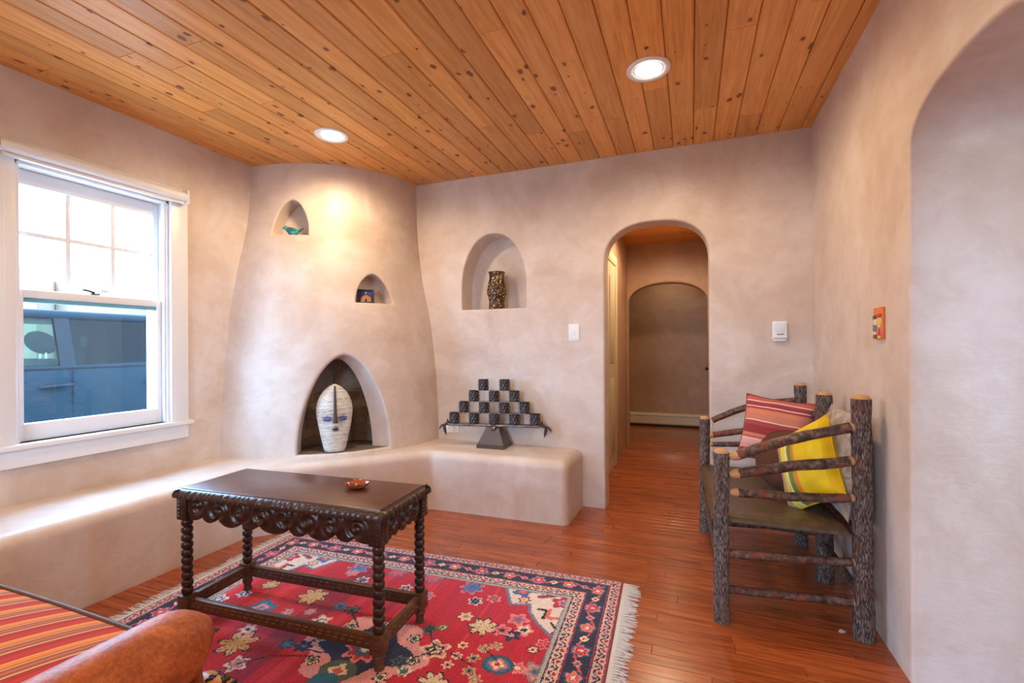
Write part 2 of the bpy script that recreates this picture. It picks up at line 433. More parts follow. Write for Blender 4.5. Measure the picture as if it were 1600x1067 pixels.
# ------------------------------------------------------------------ ceiling: pine boards
cei = struct(MB().box(XL-.1, XR+.1, YB-.1, D+.1, HC+.014, HC+.08).obj('ceiling', M_DARK))
BW = .1235
def board_mesh(L, wd, ax):
    g = .0012; b = .005; t = .014
    prof = [(g, t), (g, b), (g+b, 0), (wd-g-b, 0), (wd-g, b), (wd-g, t)]
    vs = []
    for s in (.0012, L-.0012):
        for (p, z) in prof: vs.append((p, s, z) if ax == 1 else (s, p, z))
    n = len(prof); fs = [(i, i+1, n+i+1, n+i) for i in range(n-1)] + [tuple(range(n))[::-1], tuple(range(n, 2*n))]
    return vs, fs
BM_ = {}
def board(L, ax, mat):
    k = (round(L, 2), ax)
    if k not in BM_:
        vs, fs = board_mesh(L, BW, ax); me = bpy.data.meshes.new('ceiling_board'); me.from_pydata(vs, [], fs); me.materials.append(mat); BM_[k] = me
    return BM_[k]
rng = random.Random(11)
x = XR-.055+BW-BW*32
while x < XR:
    if x+BW > XL:
        ya = YB-rng.uniform(0, 1.2)
        while ya < D:
            L = rng.choice([1.6, 2.1, 2.6, 3.2])
            link('ceiling_board', board(L, 1, M_CEIL), None, cei, (x, ya, HC)); ya += L
    x += BW
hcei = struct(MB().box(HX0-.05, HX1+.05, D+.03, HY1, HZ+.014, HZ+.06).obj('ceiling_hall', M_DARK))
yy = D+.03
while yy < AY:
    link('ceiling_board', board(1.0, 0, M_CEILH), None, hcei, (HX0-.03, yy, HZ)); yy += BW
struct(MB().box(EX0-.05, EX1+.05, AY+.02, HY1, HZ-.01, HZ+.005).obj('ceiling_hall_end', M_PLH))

# ------------------------------------------------------------------ left window
Wn = sroot('window_1', (0, 0, 0))
cx = XL
MB().rbox(cx, cx+.022, WY1, WY1+.104, WZ0, WZ1+.09, .003).obj('side_casing', M_WHITE, Wn, 30)
MB().rbox(cx, cx+.022, WY0-.104, WY0, WZ0, WZ1+.09, .003).obj('side_casing', M_WHITE, Wn, 30)
MB().rbox(cx, cx+.022, WY0, WY1, WZ1, WZ1+.09, .003).obj('head_casing', M_WHITE, Wn, 30)
MB().rbox(cx-.10, cx+.045, WY0-.125, WY1+.125, WZ0-.025, WZ0, .005).obj('window_stool', M_WHITE, Wn, 30)
MB().rbox(cx, cx+.02, WY0-.104, WY1+.104, WZ0-.11, WZ0-.025, .003).obj('apron', M_WHITE, Wn, 30)
# jamb liners with stop beads
for (ya, yb) in ((WY0, WY0+.014), (WY1-.014, WY1)):
    MB().box(cx-.19, cx+.001, ya, yb, WZ0, WZ1).obj('jamb', M_WHITE, Wn)
MB().box(cx-.19, cx+.001, WY0, WY1, WZ1-.014, WZ1).obj('head_jamb', M_WHITE, Wn)
for (ya, yb) in ((WY0+.014, WY0+.026), (WY1-.026, WY1-.014)):
    MB().rbox(cx-.028, cx-.006, ya, yb, WZ0, WZ1-.014, .003).obj('stop_bead', M_WHITE, Wn, 30)
    MB().rbox(cx-.125, cx-.112, ya, yb, WZ0, WZ1-.014, .002).obj('stop_bead', M_WHITE, Wn, 30)
MB().rbox(cx-.19, cx-.1, WY0, WY1, WZ0-.03, WZ0+.012, .004).obj('outer_sill', M_WHITE, Wn, 30)
def sash(name, X0, X1, ya, yb, za, zb, st, rt, rb, mat=M_WHITE):
    s = MB().rbox(X0, X1, ya, ya+st, za, zb, .003)
    s.rbox(X0, X1, yb-st, yb, za, zb, .003); s.rbox(X0, X1, ya+st-.001, yb-st+.001, zb-rt, zb, .003); s.rbox(X0, X1, ya+st-.001, yb-st+.001, za, za+rb, .003)
    return s.obj(name, mat, Wn, 30)
ya, yb = WY0+.014, WY1-.014
lo = sash('lower_sash', cx-.068, cx-.03, ya, yb, WZ0+.002, 1.447, .036, .040, .085)
MB().box(cx-.051, cx-.047, ya+.034, yb-.034, WZ0+.08, 1.41).obj('pane', M_GLASSD, lo)
MB().rbox(cx-.060, cx-.038, ya+.034, yb-.034, 1.385, 1.407, .003).obj('weather_strip', simple('teal_vinyl', lin(112,168,186), .5), lo, 30)
up = sash('upper_sash', cx-.108, cx-.072, ya, yb, 1.41, WZ1-.016, .030, .075, .042)
MB().rbox(cx-.098, cx-.082, ya+.02, yb-.02, 1.719, 1.741, .002).obj('muntin', M_WHITE, up, 30)
for k in (1, 2):
    yc = ya+.03+(yb-ya-.06)*k/3
    MB().rbox(cx-.097, cx-.083, yc-.011, yc+.011, 1.44, WZ1-.08, .002).obj('muntin', M_WHITE, up, 30)
pz = [1.452, 1.73, WZ1-.088]
for k in range(3):
    for j in range(2):
        w_ = (yb-ya-.06)/3
        MB().box(cx-.092, cx-.089, ya+.03+k*w_+.006, ya+.03+(k+1)*w_-.006, pz[j]+.004, pz[j+1]-.004).obj('pane', M_GLASS, up)
lk = MB().lathe([(.0, 0), (.016, 0), (.016, .008), (.010, .012), (0, .012)], 14, (cx-.052, 1.575, 1.447))
lk.tube([(cx-.05, 1.575, 1.462), (cx-.035, 1.54, 1.468), (cx-.03, 1.515, 1.470)], [.006, .005, .007], 8)
lk.tube([(cx-.055, 1.56, 1.452), (cx-.05, 1.60, 1.455)], [.008, .006], 8)
lk.obj('sash_lock', M_BRONZE, lo, 40)
# roller shade rolled up above the window
rs = thing('roller_shade', 'rolled-up white roller shade above the window', 'window shade', (XL, 0, 0))
a = MB(); n_ = 28
a.tube([(.052, WY0-.072, 2.098), (.052, WY1+.062, 2.098)], .031, n_); a.obj('fabric_roll', M_SHADE, rs, 40)
for yc in (WY0-.088, WY1+.062):
    b = MB().rbox(.012, .085, yc, yc+.014, 2.055, 2.142, .006, 3); b.obj('bracket', M_PLATE, rs, 40)
MB().tube([(.052, WY0-.092, 2.098), (.052, WY0-.088, 2.098)], .034, 24).obj('clutch_disc', M_PLATE, rs, 40)
MB().rbox(.050, .062, WY0-.06, WY1+.055, 2.052, 2.066, .004).obj('hem_bar', M_SHADE, rs, 40)
ch = MB(); zt, zb = 2.09, 1.30; yc = WY0-.075
npt = 90
for s_, off_ in ((0, .012), (1, -.012)):
    for k in range(npt):
        z_ = zb + (zt-zb)*k/npt
        bm = bmesh.new(); bmesh.ops.create_icosphere(bm, subdivisions=1, radius=.0024)
        ch.bm(bm, Matrix.Translation((.085, yc+off_, z_)))
for k in range(7):
    an = pi*k/6; bm = bmesh.new(); bmesh.ops.create_icosphere(bm, subdivisions=1, radius=.0024)
    ch.bm(bm, Matrix.Translation((.085, yc+.012*cos(an), zb-.016*sin(an))))
ch.tube([(.085, yc-.012, zb), (.085, yc-.012, zt)], .0008, 5); ch.tube([(.085, yc+.012, zb), (.085, yc+.012, zt)], .0008, 5)
ch.obj('bead_chain', M_PLATE, rs, 60)
# added rear window, unseen behind the camera, to daylight the room
Wr = sroot('added_window_rear')
mb = MB()
mb.box(RX0, RX1, YB-.12, YB-.07, RZ0, RZ0+.06); mb.box(RX0, RX1, YB-.12, YB-.07, RZ1-.06, RZ1)
for xx in (RX0, (RX0+RX1)/2-.03, RX1-.06): mb.box(xx, xx+.06, YB-.12, YB-.07, RZ0+.06, RZ1-.06)
mb.obj('window_frame', M_WHITE, Wr)
for k in range(2):
    xa = RX0+.06+k*(RX1-RX0-.06)/2
    MB().box(xa, xa+(RX1-RX0)/2-.09, YB-.098, YB-.094, RZ0+.06, RZ1-.06).obj('pane', M_GLASS, Wr)

# ------------------------------------------------------------------ adobe bench along the walls
def inset(poly, d):
    out = []
    for i in range(len(poly)):
        q = Vector(poly[i])
        if i == 0: e1 = e2 = (Vector(poly[1])-q).normalized()
        elif i == len(poly)-1: e1 = e2 = (q-Vector(poly[-2])).normalized()
        else: e1 = (q-Vector(poly[i-1])).normalized(); e2 = (Vector(poly[i+1])-q).normalized()
        n1 = Vector((-e1.y, e1.x)); n2 = Vector((-e2.y, e2.x)); b = (n1+n2).normalized()
        out.append(tuple(q + b*(d/max(.4, b.dot(n1)))))
    return out
def roundc(poly, rr, n=6):
    out = [poly[0]]
    for i in range(1, len(poly)-1):
        p, q, r = Vector(poly[i-1]), Vector(poly[i]), Vector(poly[i+1]); R = rr[i-1]
        a_ = q+(p-q).normalized()*R; b_ = q+(r-q).normalized()*R
        for k in range(n+1):
            t = k/n; out.append(tuple(a_*(1-t)**2 + q*2*t*(1-t) + b_*t*t))
    out.append(poly[-1]); return out
BZ = .412
front = [(-2.525, YB+.001), (-2.53, 2.055), (-1.738, 2.90), (-.745, 2.915), (-.735, D-.001)]
SEGK = [10, 6, 6, 2]
def bench_line(d):
    q = inset(front, d); rr = [.03+d, .03+d, max(.05-d, .004)]
    p = roundc(q, rr, 6); out = []; i = 0
    # p = start, 3 x 7 corner points, end: subdivide the straight runs between them
    runs = [(0, 1), (7, 8), (14, 15), (21, 22)]
    for j in range(len(p)-1):
        k = next((SEGK[m_] for m_, r_ in enumerate(runs) if r_[0] == j), 1)
        out += [tuple(Vector(p[j]).lerp(Vector(p[j+1]), t_/k)) for t_ in range(k)]
    return out+[p[-1]]
fr = bench_line(0)
mb = MB(); R = .058; lv = [(0, -.12), (0, BZ-R-.02)]
for k in range(9):
    an = k/8*pi/2; lv.append((R*(1-cos(an)), BZ-R+R*sin(an)))
lv.append((R+.02, BZ))
rowsb = [[(px, py, z_) for (px, py) in bench_line(d_)] for d_, z_ in lv]
n = len(fr); vsb = [v for r_ in rowsb for v in r_]
fsb = [(i*n+k, i*n+k+1, (i+1)*n+k+1, (i+1)*n+k) for i in range(len(rowsb)-1) for k in range(n-1)]
top = [i for i in range((len(rowsb)-1)*n, len(rowsb)*n)]
vsb += [(XL+.001, D-.001, BZ), (XL+.001, YB+.001, BZ)]
fsb.append(tuple(top+[len(vsb)-2, len(vsb)-1]))
mb.add(vsb, fsb)
tag(mb.obj('adobe_bench', M_PL, None, 40, True), 'built-in plaster bench running along the window wall and below the fireplace', 'bench')

# ------------------------------------------------------------------ kiva fireplace in the corner
FC = Vector((XL, D, 0))
ZS = [.30, .645, 1.0, 1.37, 1.68, 2.06, 2.53]
RB = [1.092, 1.088, 1.065, 1.019, .953, .905, .893]; RL = [1.056, 1.053, 1.025, .982, .926, .838, .79]
def ci(z, Y):
    # smooth (catmull-rom) interpolation over the heights
    z = min(max(z, ZS[0]), ZS[-1]-1e-6)
    k = max(i for i in range(len(ZS)-1) if ZS[i] <= z); t = (z-ZS[k])/(ZS[k+1]-ZS[k])
    def tan(i):
        if i == 0: return (Y[1]-Y[0])/(ZS[1]-ZS[0])
        if i == len(ZS)-1: return (Y[-1]-Y[-2])/(ZS[-1]-ZS[-2])
        return (Y[i+1]-Y[i-1])/(ZS[i+1]-ZS[i-1])
    h = ZS[k+1]-ZS[k]; m0, m1 = tan(k)*h, tan(k+1)*h
    return (2*t**3-3*t*t+1)*Y[k]+(t**3-2*t*t+t)*m0+(-2*t**3+3*t*t)*Y[k+1]+(t**3-t*t)*m1
def fsurf(s, z):
    return Vector((FC.x+ci(z, RB)*cos(s), FC.y-ci(z, RL)*sin(s), z))
def fin(deg):
    a_ = radians(deg); v = Vector((-cos(a_), sin(a_), 0)); return lambda a, b: v
rd = radians
fp = thing('kiva_fireplace', 'tall bell-shaped plaster corner fireplace with an arched firebox', 'fireplace', (0, 0, 0))
hf = arch(rd(27.6), rd(60.4), .432, .44, 1.10, 1.78, 36)
hb = arch(rd(59.3), rd(75.8), 1.958, 1.962, 2.216, 1.78, 26)
hp = arch(rd(22.6), rd(38.9), 1.476, 1.48, 1.692, 1.7, 26)
mb = MB()
holed(mb, (rd(-1), rd(91), .38, HC+.02), [(hf, .02, .13, False, fin(44), lambda a, b, t: (a+t*((rd(33.2)+(a-rd(27.6))/(rd(60.4)-rd(27.6))*(rd(59.0)-rd(33.2)))-a), b+t*((.432+(b-.432)*(1.072-.432)/(1.10-.432))-b))), (hb, .011, .15, True, fin(67.5)), (hp, .011, .14, True, fin(30.7))], (rd(2.5), .045), fsurf)
mb.obj('chimney_body', M_PL, fp, 38, True)
# firebox: local frame, u to the right as seen from the room, w inward
fa = rd(44); fO = fsurf(fa, .5); fW = Vector((-cos(fa), sin(fa), 0)); fU = Vector((sin(fa), cos(fa), 0))
def fb(u, w_, z): return Vector((fO.x, fO.y, 0)) + fU*u + fW*w_ + Vector((0, 0, z))
M_BRICK = simple('sooty_firebrick', lin(140,118,104), .85, bump=.35, bscale=45, var=.28)
M_BRICK2 = simple('sooty_firebrick_light', lin(160,138,122), .85, bump=.35, bscale=45, var=.28)
M_MORT = simple('grey_mortar', lin(190,174,160), .9, bump=.3, bscale=60, var=.2)
ax_, bx_ = .335, .27
def arcp(t, extra=0): return (-(ax_+extra)*cos(t), .125+(bx_+extra)*sin(t))
mb = MB(); mb.grid(32, 2, lambda a_, b_: fb(*arcp(pi*a_, .004), .40+.85*b_)); mb.obj('mortar_bed', M_MORT, fp, 60)
mb = MB(); mb.prism([arcp(pi*k/24, -.01) for k in range(25)], lambda a_, b_, z: fb(a_, b_, z), 1.16, 1.18); mb.obj('smoke_shelf', M_DARK, fp)
mb = MB(); mb.prism([arcp(pi*k/24, .02) for k in range(25)]+[(.32-.64*k/12, .012+.62*(.32-.64*k/12)**2) for k in range(13)], lambda a_, b_, z: fb(a_, b_, z), .38, .434)
mb.obj('hearth_floor', simple('sooty_hearth', lin(120,104,92), .8, bump=.3, bscale=30, var=.35), fp)
# equal arc-length division
T = [i/400*pi for i in range(401)]; S = [0]
for i in range(400):
    p, q = arcp(T[i]), arcp(T[i+1]); S.append(S[-1]+math.hypot(q[0]-p[0], q[1]-p[1]))
def t_at(s): return float(np.interp(s, S, T))
def brick(s0, s1, z0_, z1_, mat):
    g = .003; mbk = MB(); pr = []
    pts = [arcp(t_at(s0+g)), arcp(t_at(s1-g))]; pts2 = [arcp(t_at(s0+g), .03), arcp(t_at(s1-g), .03)]
    j = random.uniform(-.003, .003)
    q = [fb(p[0], p[1]+j-.004, 0) for p in pts] + [fb(p[0], p[1], 0) for p in pts2[::-1]]
    vs = [Vector((p.x, p.y, z0_+g)) for p in q] + [Vector((p.x, p.y, z1_-g)) for p in q]
    mbk.add(vs, [(3,2,1,0),(4,5,6,7),(0,1,5,4),(1,2,6,5),(2,3,7,6),(3,0,4,7)])
    mbk.obj('brick', mat, fp)
bh, bl_ = .064, .112; z_ = .436
for c_ in range(6):
    s = -(bl_/2 if c_ % 2 else 0)
    while s < S[-1]-.01:
        brick(max(0, s), min(S[-1], s+bl_), z_, z_+bh, random.choice([M_BRICK, M_BRICK, M_BRICK2])); s += bl_
    z_ += bh
s = 0
while s < S[-1]-.01:
    brick(s, min(S[-1], s+.118), z_, z_+.25, random.choice([M_BRICK, M_BRICK2])); s += .118
s = -.05
while s < S[-1]-.01:
    brick(max(0, s), min(S[-1], s+.118), z_+.25, z_+.40, M_BRICK); s += .118


# ------------------------------------------------------------------ recessed ceiling lights
M_LENS = emit('lamp_lens', (1, .93, .82), 14.0)
def downlight(x, y, z, watts, label, group=None, vis=True):
    t = thing('recessed_light', label, 'ceiling light', (x, y, z), 0, group)
    prof = [(.070, -.001), (.074, -.006), (.098, -.009), (.102, -.006), (.102, .004)]
    MB().lathe(prof, 40, cap=False).obj('trim_ring', M_PLATE, t, 50)
    MB().lathe([(.070, -.001), (.066, -.003), (.052, -.004)], 40, cap=False).obj('baffle', M_CHROME, t, 50)
    MB().lathe([(.064, -.0035), (.045, -.008), (.02, -.0105), (.001, -.011)], 32, cap=False).obj('lens', M_LENS, t, 60)
    l = bpy.data.lights.new('recessed_lamp', 'SPOT'); l.energy = watts; l.color = (1, .76, .46); l.spot_size = radians(176); l.spot_blend = .55; l.shadow_soft_size = .06
    o = bpy.data.objects.new('recessed_lamp', l); COL.objects.link(o); o.parent = t; o.location = (0, 0, -.03)
    return t
downlight(-2.099, 2.334, HC, LAMP_W, 'round recessed ceiling light close to the fireplace', 'recessed ceiling lights')
downlight(-.185, 2.34, HC, LAMP_W, 'round recessed ceiling light in front of the arched doorway', 'recessed ceiling lights')
downlight(-2.099, -.2, HC, LAMP_W, 'round recessed ceiling light above the back of the sofa', 'recessed ceiling lights')
downlight(-.185, -.2, HC, LAMP_W, 'round recessed ceiling light near the added rear window and the right wall', 'recessed ceiling lights')
downlight(2.1, .9, HC, LAMP_W*.7, 'added unseen ceiling light warming the side room', 'recessed ceiling lights')  # unseen lamp added to warm the light on the arch jamb
downlight(-.25, 6.45, HZ-.01, HALL_W*.22, 'added unseen ceiling light brightening the far end of the hall', 'recessed ceiling lights')  # lamp added out of view to lift the far hall wall
downlight(-.25, 4.55, HZ, HALL_W, 'small ceiling light in the hall beyond the doorway', 'recessed ceiling lights')

# ------------------------------------------------------------------ hall: doors and heater
M_DOOR = simple('cream_door_paint', lin(198,180,152), .45)
d1 = sroot('door_1', (HX0, 0, 0))
for (ya, yb) in ((4.60, 4.69), (3.75, 3.84)):
    MB().rbox(0, .022, ya, yb, 0, 1.93, .004).obj('casing', M_DOOR, d1, 30)
MB().rbox(0, .022, 3.75, 4.69, 1.93, 2.02, .004).obj('head_casing', M_DOOR, d1, 30)
MB().box(.002, .012, 3.84, 4.60, .006, 1.93).obj('door_leaf', M_DOOR, d1)
for (za, zb) in ((.15, .85), (1.0, 1.8)):
    for (ya, yb) in ((3.93, 4.18), (4.27, 4.52)):
        MB().rbox(.010, .018, ya, yb, za, zb, .004).obj('panel', M_DOOR, d1, 30)
d2 = sroot('door_2', (HX1, 0, 0))
for (ya, yb) in ((4.95, 5.03), (4.03, 4.11)):
    MB().rbox(-.02, 0, ya, yb, 0, 2.0, .004).obj('casing', M_WHITE, d2, 30)
MB().rbox(-.02, 0, 4.03, 5.03, 2.0, 2.08, .004).obj('head_casing', M_WHITE, d2, 30)
MB().box(-.012, -.002, 4.11, 4.95, .006, 2.0).obj('door_leaf', M_HEAT, d2)
kn = MB().lathe([(0.001, 0), (.024, 0), (.024, .004), (.010, .008), (.009, .03), (.022, .038), (.028, .05), (.022, .062), (.001, .066)], 18, cap=False)
kn.xf(Matrix.Translation((-.012, 4.88, .93)) @ Matrix.Rotation(radians(-90), 4, 'Y') @ Matrix.Scale(.72, 4)); kn.obj('door_knob', M_BRONZE, d2, 50)
MB().tube([(-.018, 4.115, 1.70), (-.018, 4.115, 1.79)], .007, 10).obj('hinge', M_BRONZE, d2, 50)
MB().tube([(-.018, 4.115, .22), (-.018, 4.115, .31)], .007, 10).obj('hinge', M_BRONZE, d2, 50)
ht = thing('baseboard_heater', 'long cream metal baseboard heater at the end of the hall', 'heater', (-1.48, HY1, 0))
prof = [(0, .02), (-.055, .03), (-.065, .05), (-.065, .14), (-.05, .165), (-.02, .185), (0, .19)]
mb = MB(); nx = 2.46
mb.add([(0.004, y_, z_) for y_, z_ in prof]+[(nx-.004, y_, z_) for y_, z_ in prof], [(i, i+1, 8+i-1+0+1-1, 7+i) for i in range(6)])
mb.f = [(i, i+1, 7+i+1, 7+i) for i in range(6)] + [tuple(range(7)), tuple(range(7, 14))[::-1]]
mb.obj('heater_cover', M_HEAT, ht)
MB().box(.01, nx-.01, -.067, -.064, .150, .155).obj('damper_line', M_DARK, ht)
MB().box(.01, nx-.01, -.06, -.002, .0, .024).obj('heater_base', M_DARK, ht)

# ------------------------------------------------------------------ wall plates
sw = thing('light_switch', 'white light switch plate on the wall left of the arched doorway', 'light switch', (-.792, D, 1.253))
MB().rbox(-.040, .040, -.006, 0, -.062, .062, .003).obj('plate', M_PLATE, sw, 30)
tg = MB().rbox(-.006, .006, -.012, -.005, -.013, .013, .002); tg.obj('toggle', M_SHADE, sw, 30)
for z_ in (-.032, .032): MB().tube([(0, -.0055, z_), (0, -.0072, z_)], .0035, 10).obj('screw', M_CHROME, sw, 40)
th = thing('thermostat', 'white wall thermostat between the doorway and the rustic bench', 'thermostat', (.515, D, 1.244))
MB().rbox(-.040, .040, -.028, 0, -.058, .058, .006, 3).obj('housing', M_PLATE, th, 40)
MB().rbox(-.030, .032, -.0295, -.027, -.012, .044, .002).obj('cover', simple('pale_grey_plastic', lin(226,232,240), .4), th, 30)
for xx in (-.008, .012): MB().rbox(xx-.008, xx+.008, -.031, -.028, -.026, -.021, .001).obj('button', M_BLACKPL, th)
MB().rbox(-.034, .036, -.029, -.027, -.050, -.046, .001).obj('vent_slot', simple('grey_slot', lin(130,130,136), .6), th)
MB().rbox(-.034, .034, -.024, -.002, -.066, -.058, .002).obj('base_tab', M_PLATE, th, 30)
ol = thing('wall_outlet', 'white wall outlet behind the candle stand', 'outlet', (-1.79, D, .507))
MB().rbox(-.062, .062, -.006, 0, -.038, .038, .003).obj('plate', M_PLATE, ol, 30)
for xx in (-.026, .026):
    q = MB().tube([(xx, -.005, 0), (xx, -.009, 0)], .016, 18).obj('socket', M_SHADE, ol, 40)
    mb = MB(); mb.box(xx-.006, xx+.002, -.0095, -.0085, -.007, -.005); mb.box(xx-.006, xx+.002, -.0095, -.0085, .005, .007); mb.obj('slot', M_BLACKPL, q)
# hand painted switch plate on the right wall
dp = thing('decorated_switch_plate', 'small folk-art switch plate painted orange and red on the right wall', 'wall plate', (XR, 2.218, 1.236))
CP = {k: simple('enamel_'+k, lin(*c), .35) for k, c in dict(orange=(226,112,44), red=(190,44,40), yellow=(232,190,92), cream=(236,214,176), pink=(222,120,112), brown=(92,58,44), teal=(96,128,140), black=(40,32,36)).items()}
MB().rbox(-.012, 0, -.044, .044, -.062, .062, .003).obj('plate', CP['orange'], dp, 30)
def tile(nm, c, y0, y1, z0_, z1_, h=.003): MB().rbox(-.012-h, -.011, y0, y1, z0_, z1_, .0012).obj(nm, CP[c], dp, 30)
tile('painted_band', 'red', -.042, .002, .022, .036); tile('painted_panel', 'yellow', -.042, .002, -.008, .021)
tile('painted_panel', 'cream', -.034, -.006, -.016, -.008); tile('painted_panel', 'pink', -.042, .002, -.046, -.017); tile('painted_band', 'red', -.036, -.02, -.044, -.02, .005)
tile('painted_band', 'yellow', -.036, -.006, -.06, -.050); tile('painted_panel', 'brown', .006, .042, .018, .032); tile('painted_panel', 'cream', .006, .042, .006, .016)
tile('painted_panel', 'teal', .006, .042, -.03, .004); tile('painted_panel', 'cream', .012, .036, -.044, -.032); tile('painted_panel', 'brown', .006, .042, -.058, -.046)
MB().rbox(-.026, -.011, -.005, .005, -.008, .008, .002).obj('toggle', CP['cream'], dp, 30)

# ------------------------------------------------------------------ niche ornaments
# mosaic vase
mos = NT('mosaic_glass'); v = mos.coord(); vo = mos.node('ShaderNodeTexVoronoi'); vo.inputs['Scale'].default_value = 120; mos.l(v, vo.inputs['Vector'])
ve = mos.node('ShaderNodeTexVoronoi', feature='DISTANCE_TO_EDGE'); ve.inputs['Scale'].default_value = 120; mos.l(v, ve.inputs['Vector'])
spc = mos.node('ShaderNodeSeparateColor'); mos.l(vo.outputs['Color'], spc.inputs[0])
cc_ = mos.ramp(spc.outputs[0], [(0, lin(62,36,16)), (.45, lin(104,66,28)), (.7, lin(150,112,58)), (.88, lin(226,206,160))], True)
cc_ = mos.mix(mos.math('LESS_THAN', ve.outputs['Distance'], .07), cc_, lin(34,20,12))
mos.bump(ve.outputs['Distance'], .5, .004).set(cc_, .22, .25)
vz = thing('mosaic_vase', 'brown mosaic glass vase in the arched wall niche', 'vase', (-1.437, 3.418, 1.448))
VP = [(0,0),(.058,0),(.064,.006),(.062,.03),(.060,.05),(.066,.085),(.076,.12),(.078,.145),(.073,.18),(.064,.22),(.058,.25),(.060,.275),(.067,.296),(.063,.297),(.055,.275),(.053,.25),(.058,.22),(.068,.18),(.072,.145),(.06,.08),(.05,.02),(0,.012)]
MB().lathe([(max(r_, .001), z_) for r_, z_ in VP], 36, cap=False).obj('vase_body', mos.m, vz, 50)
# glass bird
bd = thing('bird_figurine', 'small turquoise glazed bird figurine in the upper fireplace niche', 'figurine')
bp = fsurf(rd(67.2), 1.96) + fin(67.2)(0, 0)*.05
bd.location = (bp.x, bp.y, 1.9583); bd.rotation_euler = (0, 0, math.atan2(cos(rd(67.2)), sin(rd(67.2)))-.1)
tg_ = NT('turquoise_glaze'); c_ = tg_.ramp(tg_.noise(tg_.coord(), 22, 4), [(.3, lin(10,62,70)), (.5, lin(24,128,138)), (.7, lin(70,186,184))]); tg_.set(c_, .08, 0, .6, .6)
body = MB(); sp_ = [(-.060,.052,.004,.004),(-.052,.050,.014,.013),(-.042,.046,.019,.020),(-.025,.036,.024,.030),(0,.030,.027,.029),(.022,.028,.024,.025),(.042,.033,.016,.014),(.060,.042,.010,.007),(.078,.052,.006,.004)]
def bfn(u, v_):
    k = v_*(len(sp_)-1); i = min(int(k), len(sp_)-2); t = k-i; A = [sp_[i][j]*(1-t)+sp_[i+1][j]*t for j in range(4)]
    a_ = 2*pi*u; return (A[0], A[2]*cos(a_), max(.001, A[1]+A[3]*sin(a_)))
body.grid(18, 25, bfn, True).obj('bird_body', tg_.m, bd, 70)
hd = MB(); bm = bmesh.new(); bmesh.ops.create_uvsphere(bm, u_segments=14, v_segments=10, radius=.0165); hd.bm(bm, Matrix.Translation((-.053, 0, .060)))
hd.obj('bird_head', tg_.m, bd, 70)
MB().tube([(-.064, 0, .060), (-.074, 0, .057), (-.082, 0, .054)], [.007, .004, .001], 8).obj('beak', tg_.m, bd, 60)
MB().rbox(-.022, .026, -.014, .014, 0, .010, .004).obj('bird_foot', tg_.m, bd, 40)
# framed chapel picture
pf = thing('picture_frame', 'small black picture frame showing a chapel at night in the lower fireplace niche', 'picture frame')
pp = fsurf(rd(33.6), 1.5) + fin(32)(0, 0)*.055
pf.location = (pp.x, pp.y, 1.4763)
pf.rotation_euler = (radians(-9), 0, radians(38))
FW, FH = .118, .106
fm = MB()
for (xa, xb, za, zb) in ((-FW/2, -FW/2+.014, 0, FH), (FW/2-.014, FW/2, 0, FH), (-FW/2+.014, FW/2-.014, 0, .012), (-FW/2+.014, FW/2-.014, FH-.014, FH)): fm.rbox(xa, xb, -.006, .006, za, zb, .002)
fm.obj('frame', M_BLACKPL, pf, 30)
MB().box(-FW/2+.013, FW/2-.013, -.001, .004, .011, FH-.013).obj('night_sky', simple('print_blue', lin(44,52,120), .6), pf)
pxz = lambda a_, b_, d_: (a_, d_, b_)
MB().prism([(-.036,.012),(.036,.012),(.036,.046),(.0,.066),(-.036,.046)], pxz, -.002, -.0012).obj('chapel', simple('print_adobe', lin(168,116,78), .6), pf)
MB().prism([(-.046,.042),(0,.067),(.046,.042),(.046,.048),(0,.074),(-.046,.048)], pxz, -.0026, -.0018).obj('chapel_roof', simple('print_dark', lin(30,24,34), .6), pf)
MB().prism([(-.007,.012),(.007,.012),(.007,.030),(0,.036),(-.007,.030)], pxz, -.0026, -.0018).obj('chapel_door', MATS['print_dark'], pf)
MB().prism([(0,.086),(.002,.081),(.006,.080),(.002,.078),(0,.072),(-.002,.078),(-.006,.080),(-.002,.081)], pxz, -.003, -.0022).obj('star', simple('print_white', lin(236,240,220), .6), pf)
MB().prism([(-.01,.004),(.01,.004),(.01,.07),(-.01,.07)], lambda a_, b_, d_: (a_, .008+d_+(.07-b_)*.45, b_), 0, .003).obj('easel_back', M_BLACKPL, pf)

# tall carved mask in the firebox
mk = thing('carved_mask', 'tall whitewashed wooden face mask standing in the firebox', 'mask', (-2.318, 2.594, .4345), radians(46)+.0)
mk.rotation_euler = (radians(-5), 0, radians(44))
wm = NT('whitewashed_wood'); v = wm.coord((1, 1, 3)); n1 = wm.noise(v, 26, 6, .7, .8); n2 = wm.noise(wm.coord((2, 2, 40)), 3, 3)
f_ = wm.math('ADD', wm.math('MULTIPLY', n1, .6), wm.math('MULTIPLY', n2, .4))
c_ = wm.ramp(f_, [(.34, lin(132,118,100)), (.46, lin(202,196,184)), (.6, lin(228,226,222))]); wm.bump(f_, .5, .004).set(c_, .75)
MH, MW = .465, .120
MPROF = [(0,.088),(.05,.098),(.15,.112),(.27,.132),(.36,.145),(.44,.146),(.52,.134),(.58,.112),(.62,.08),(.65,.04)]
def mwid(t):
    # half width up the height (t 0..1): narrow chin, widest above the eyes, pointed dome
    pts = [(0,.52),(.03,.60),(.1,.66),(.25,.79),(.42,.92),(.58,1.0),(.66,.99),(.74,.93),(.82,.81),(.89,.64),(.95,.42),(.98,.26),(1,.05)]
    return float(np.interp(t, [p[0] for p in pts], [p[1] for p in pts]))*MW
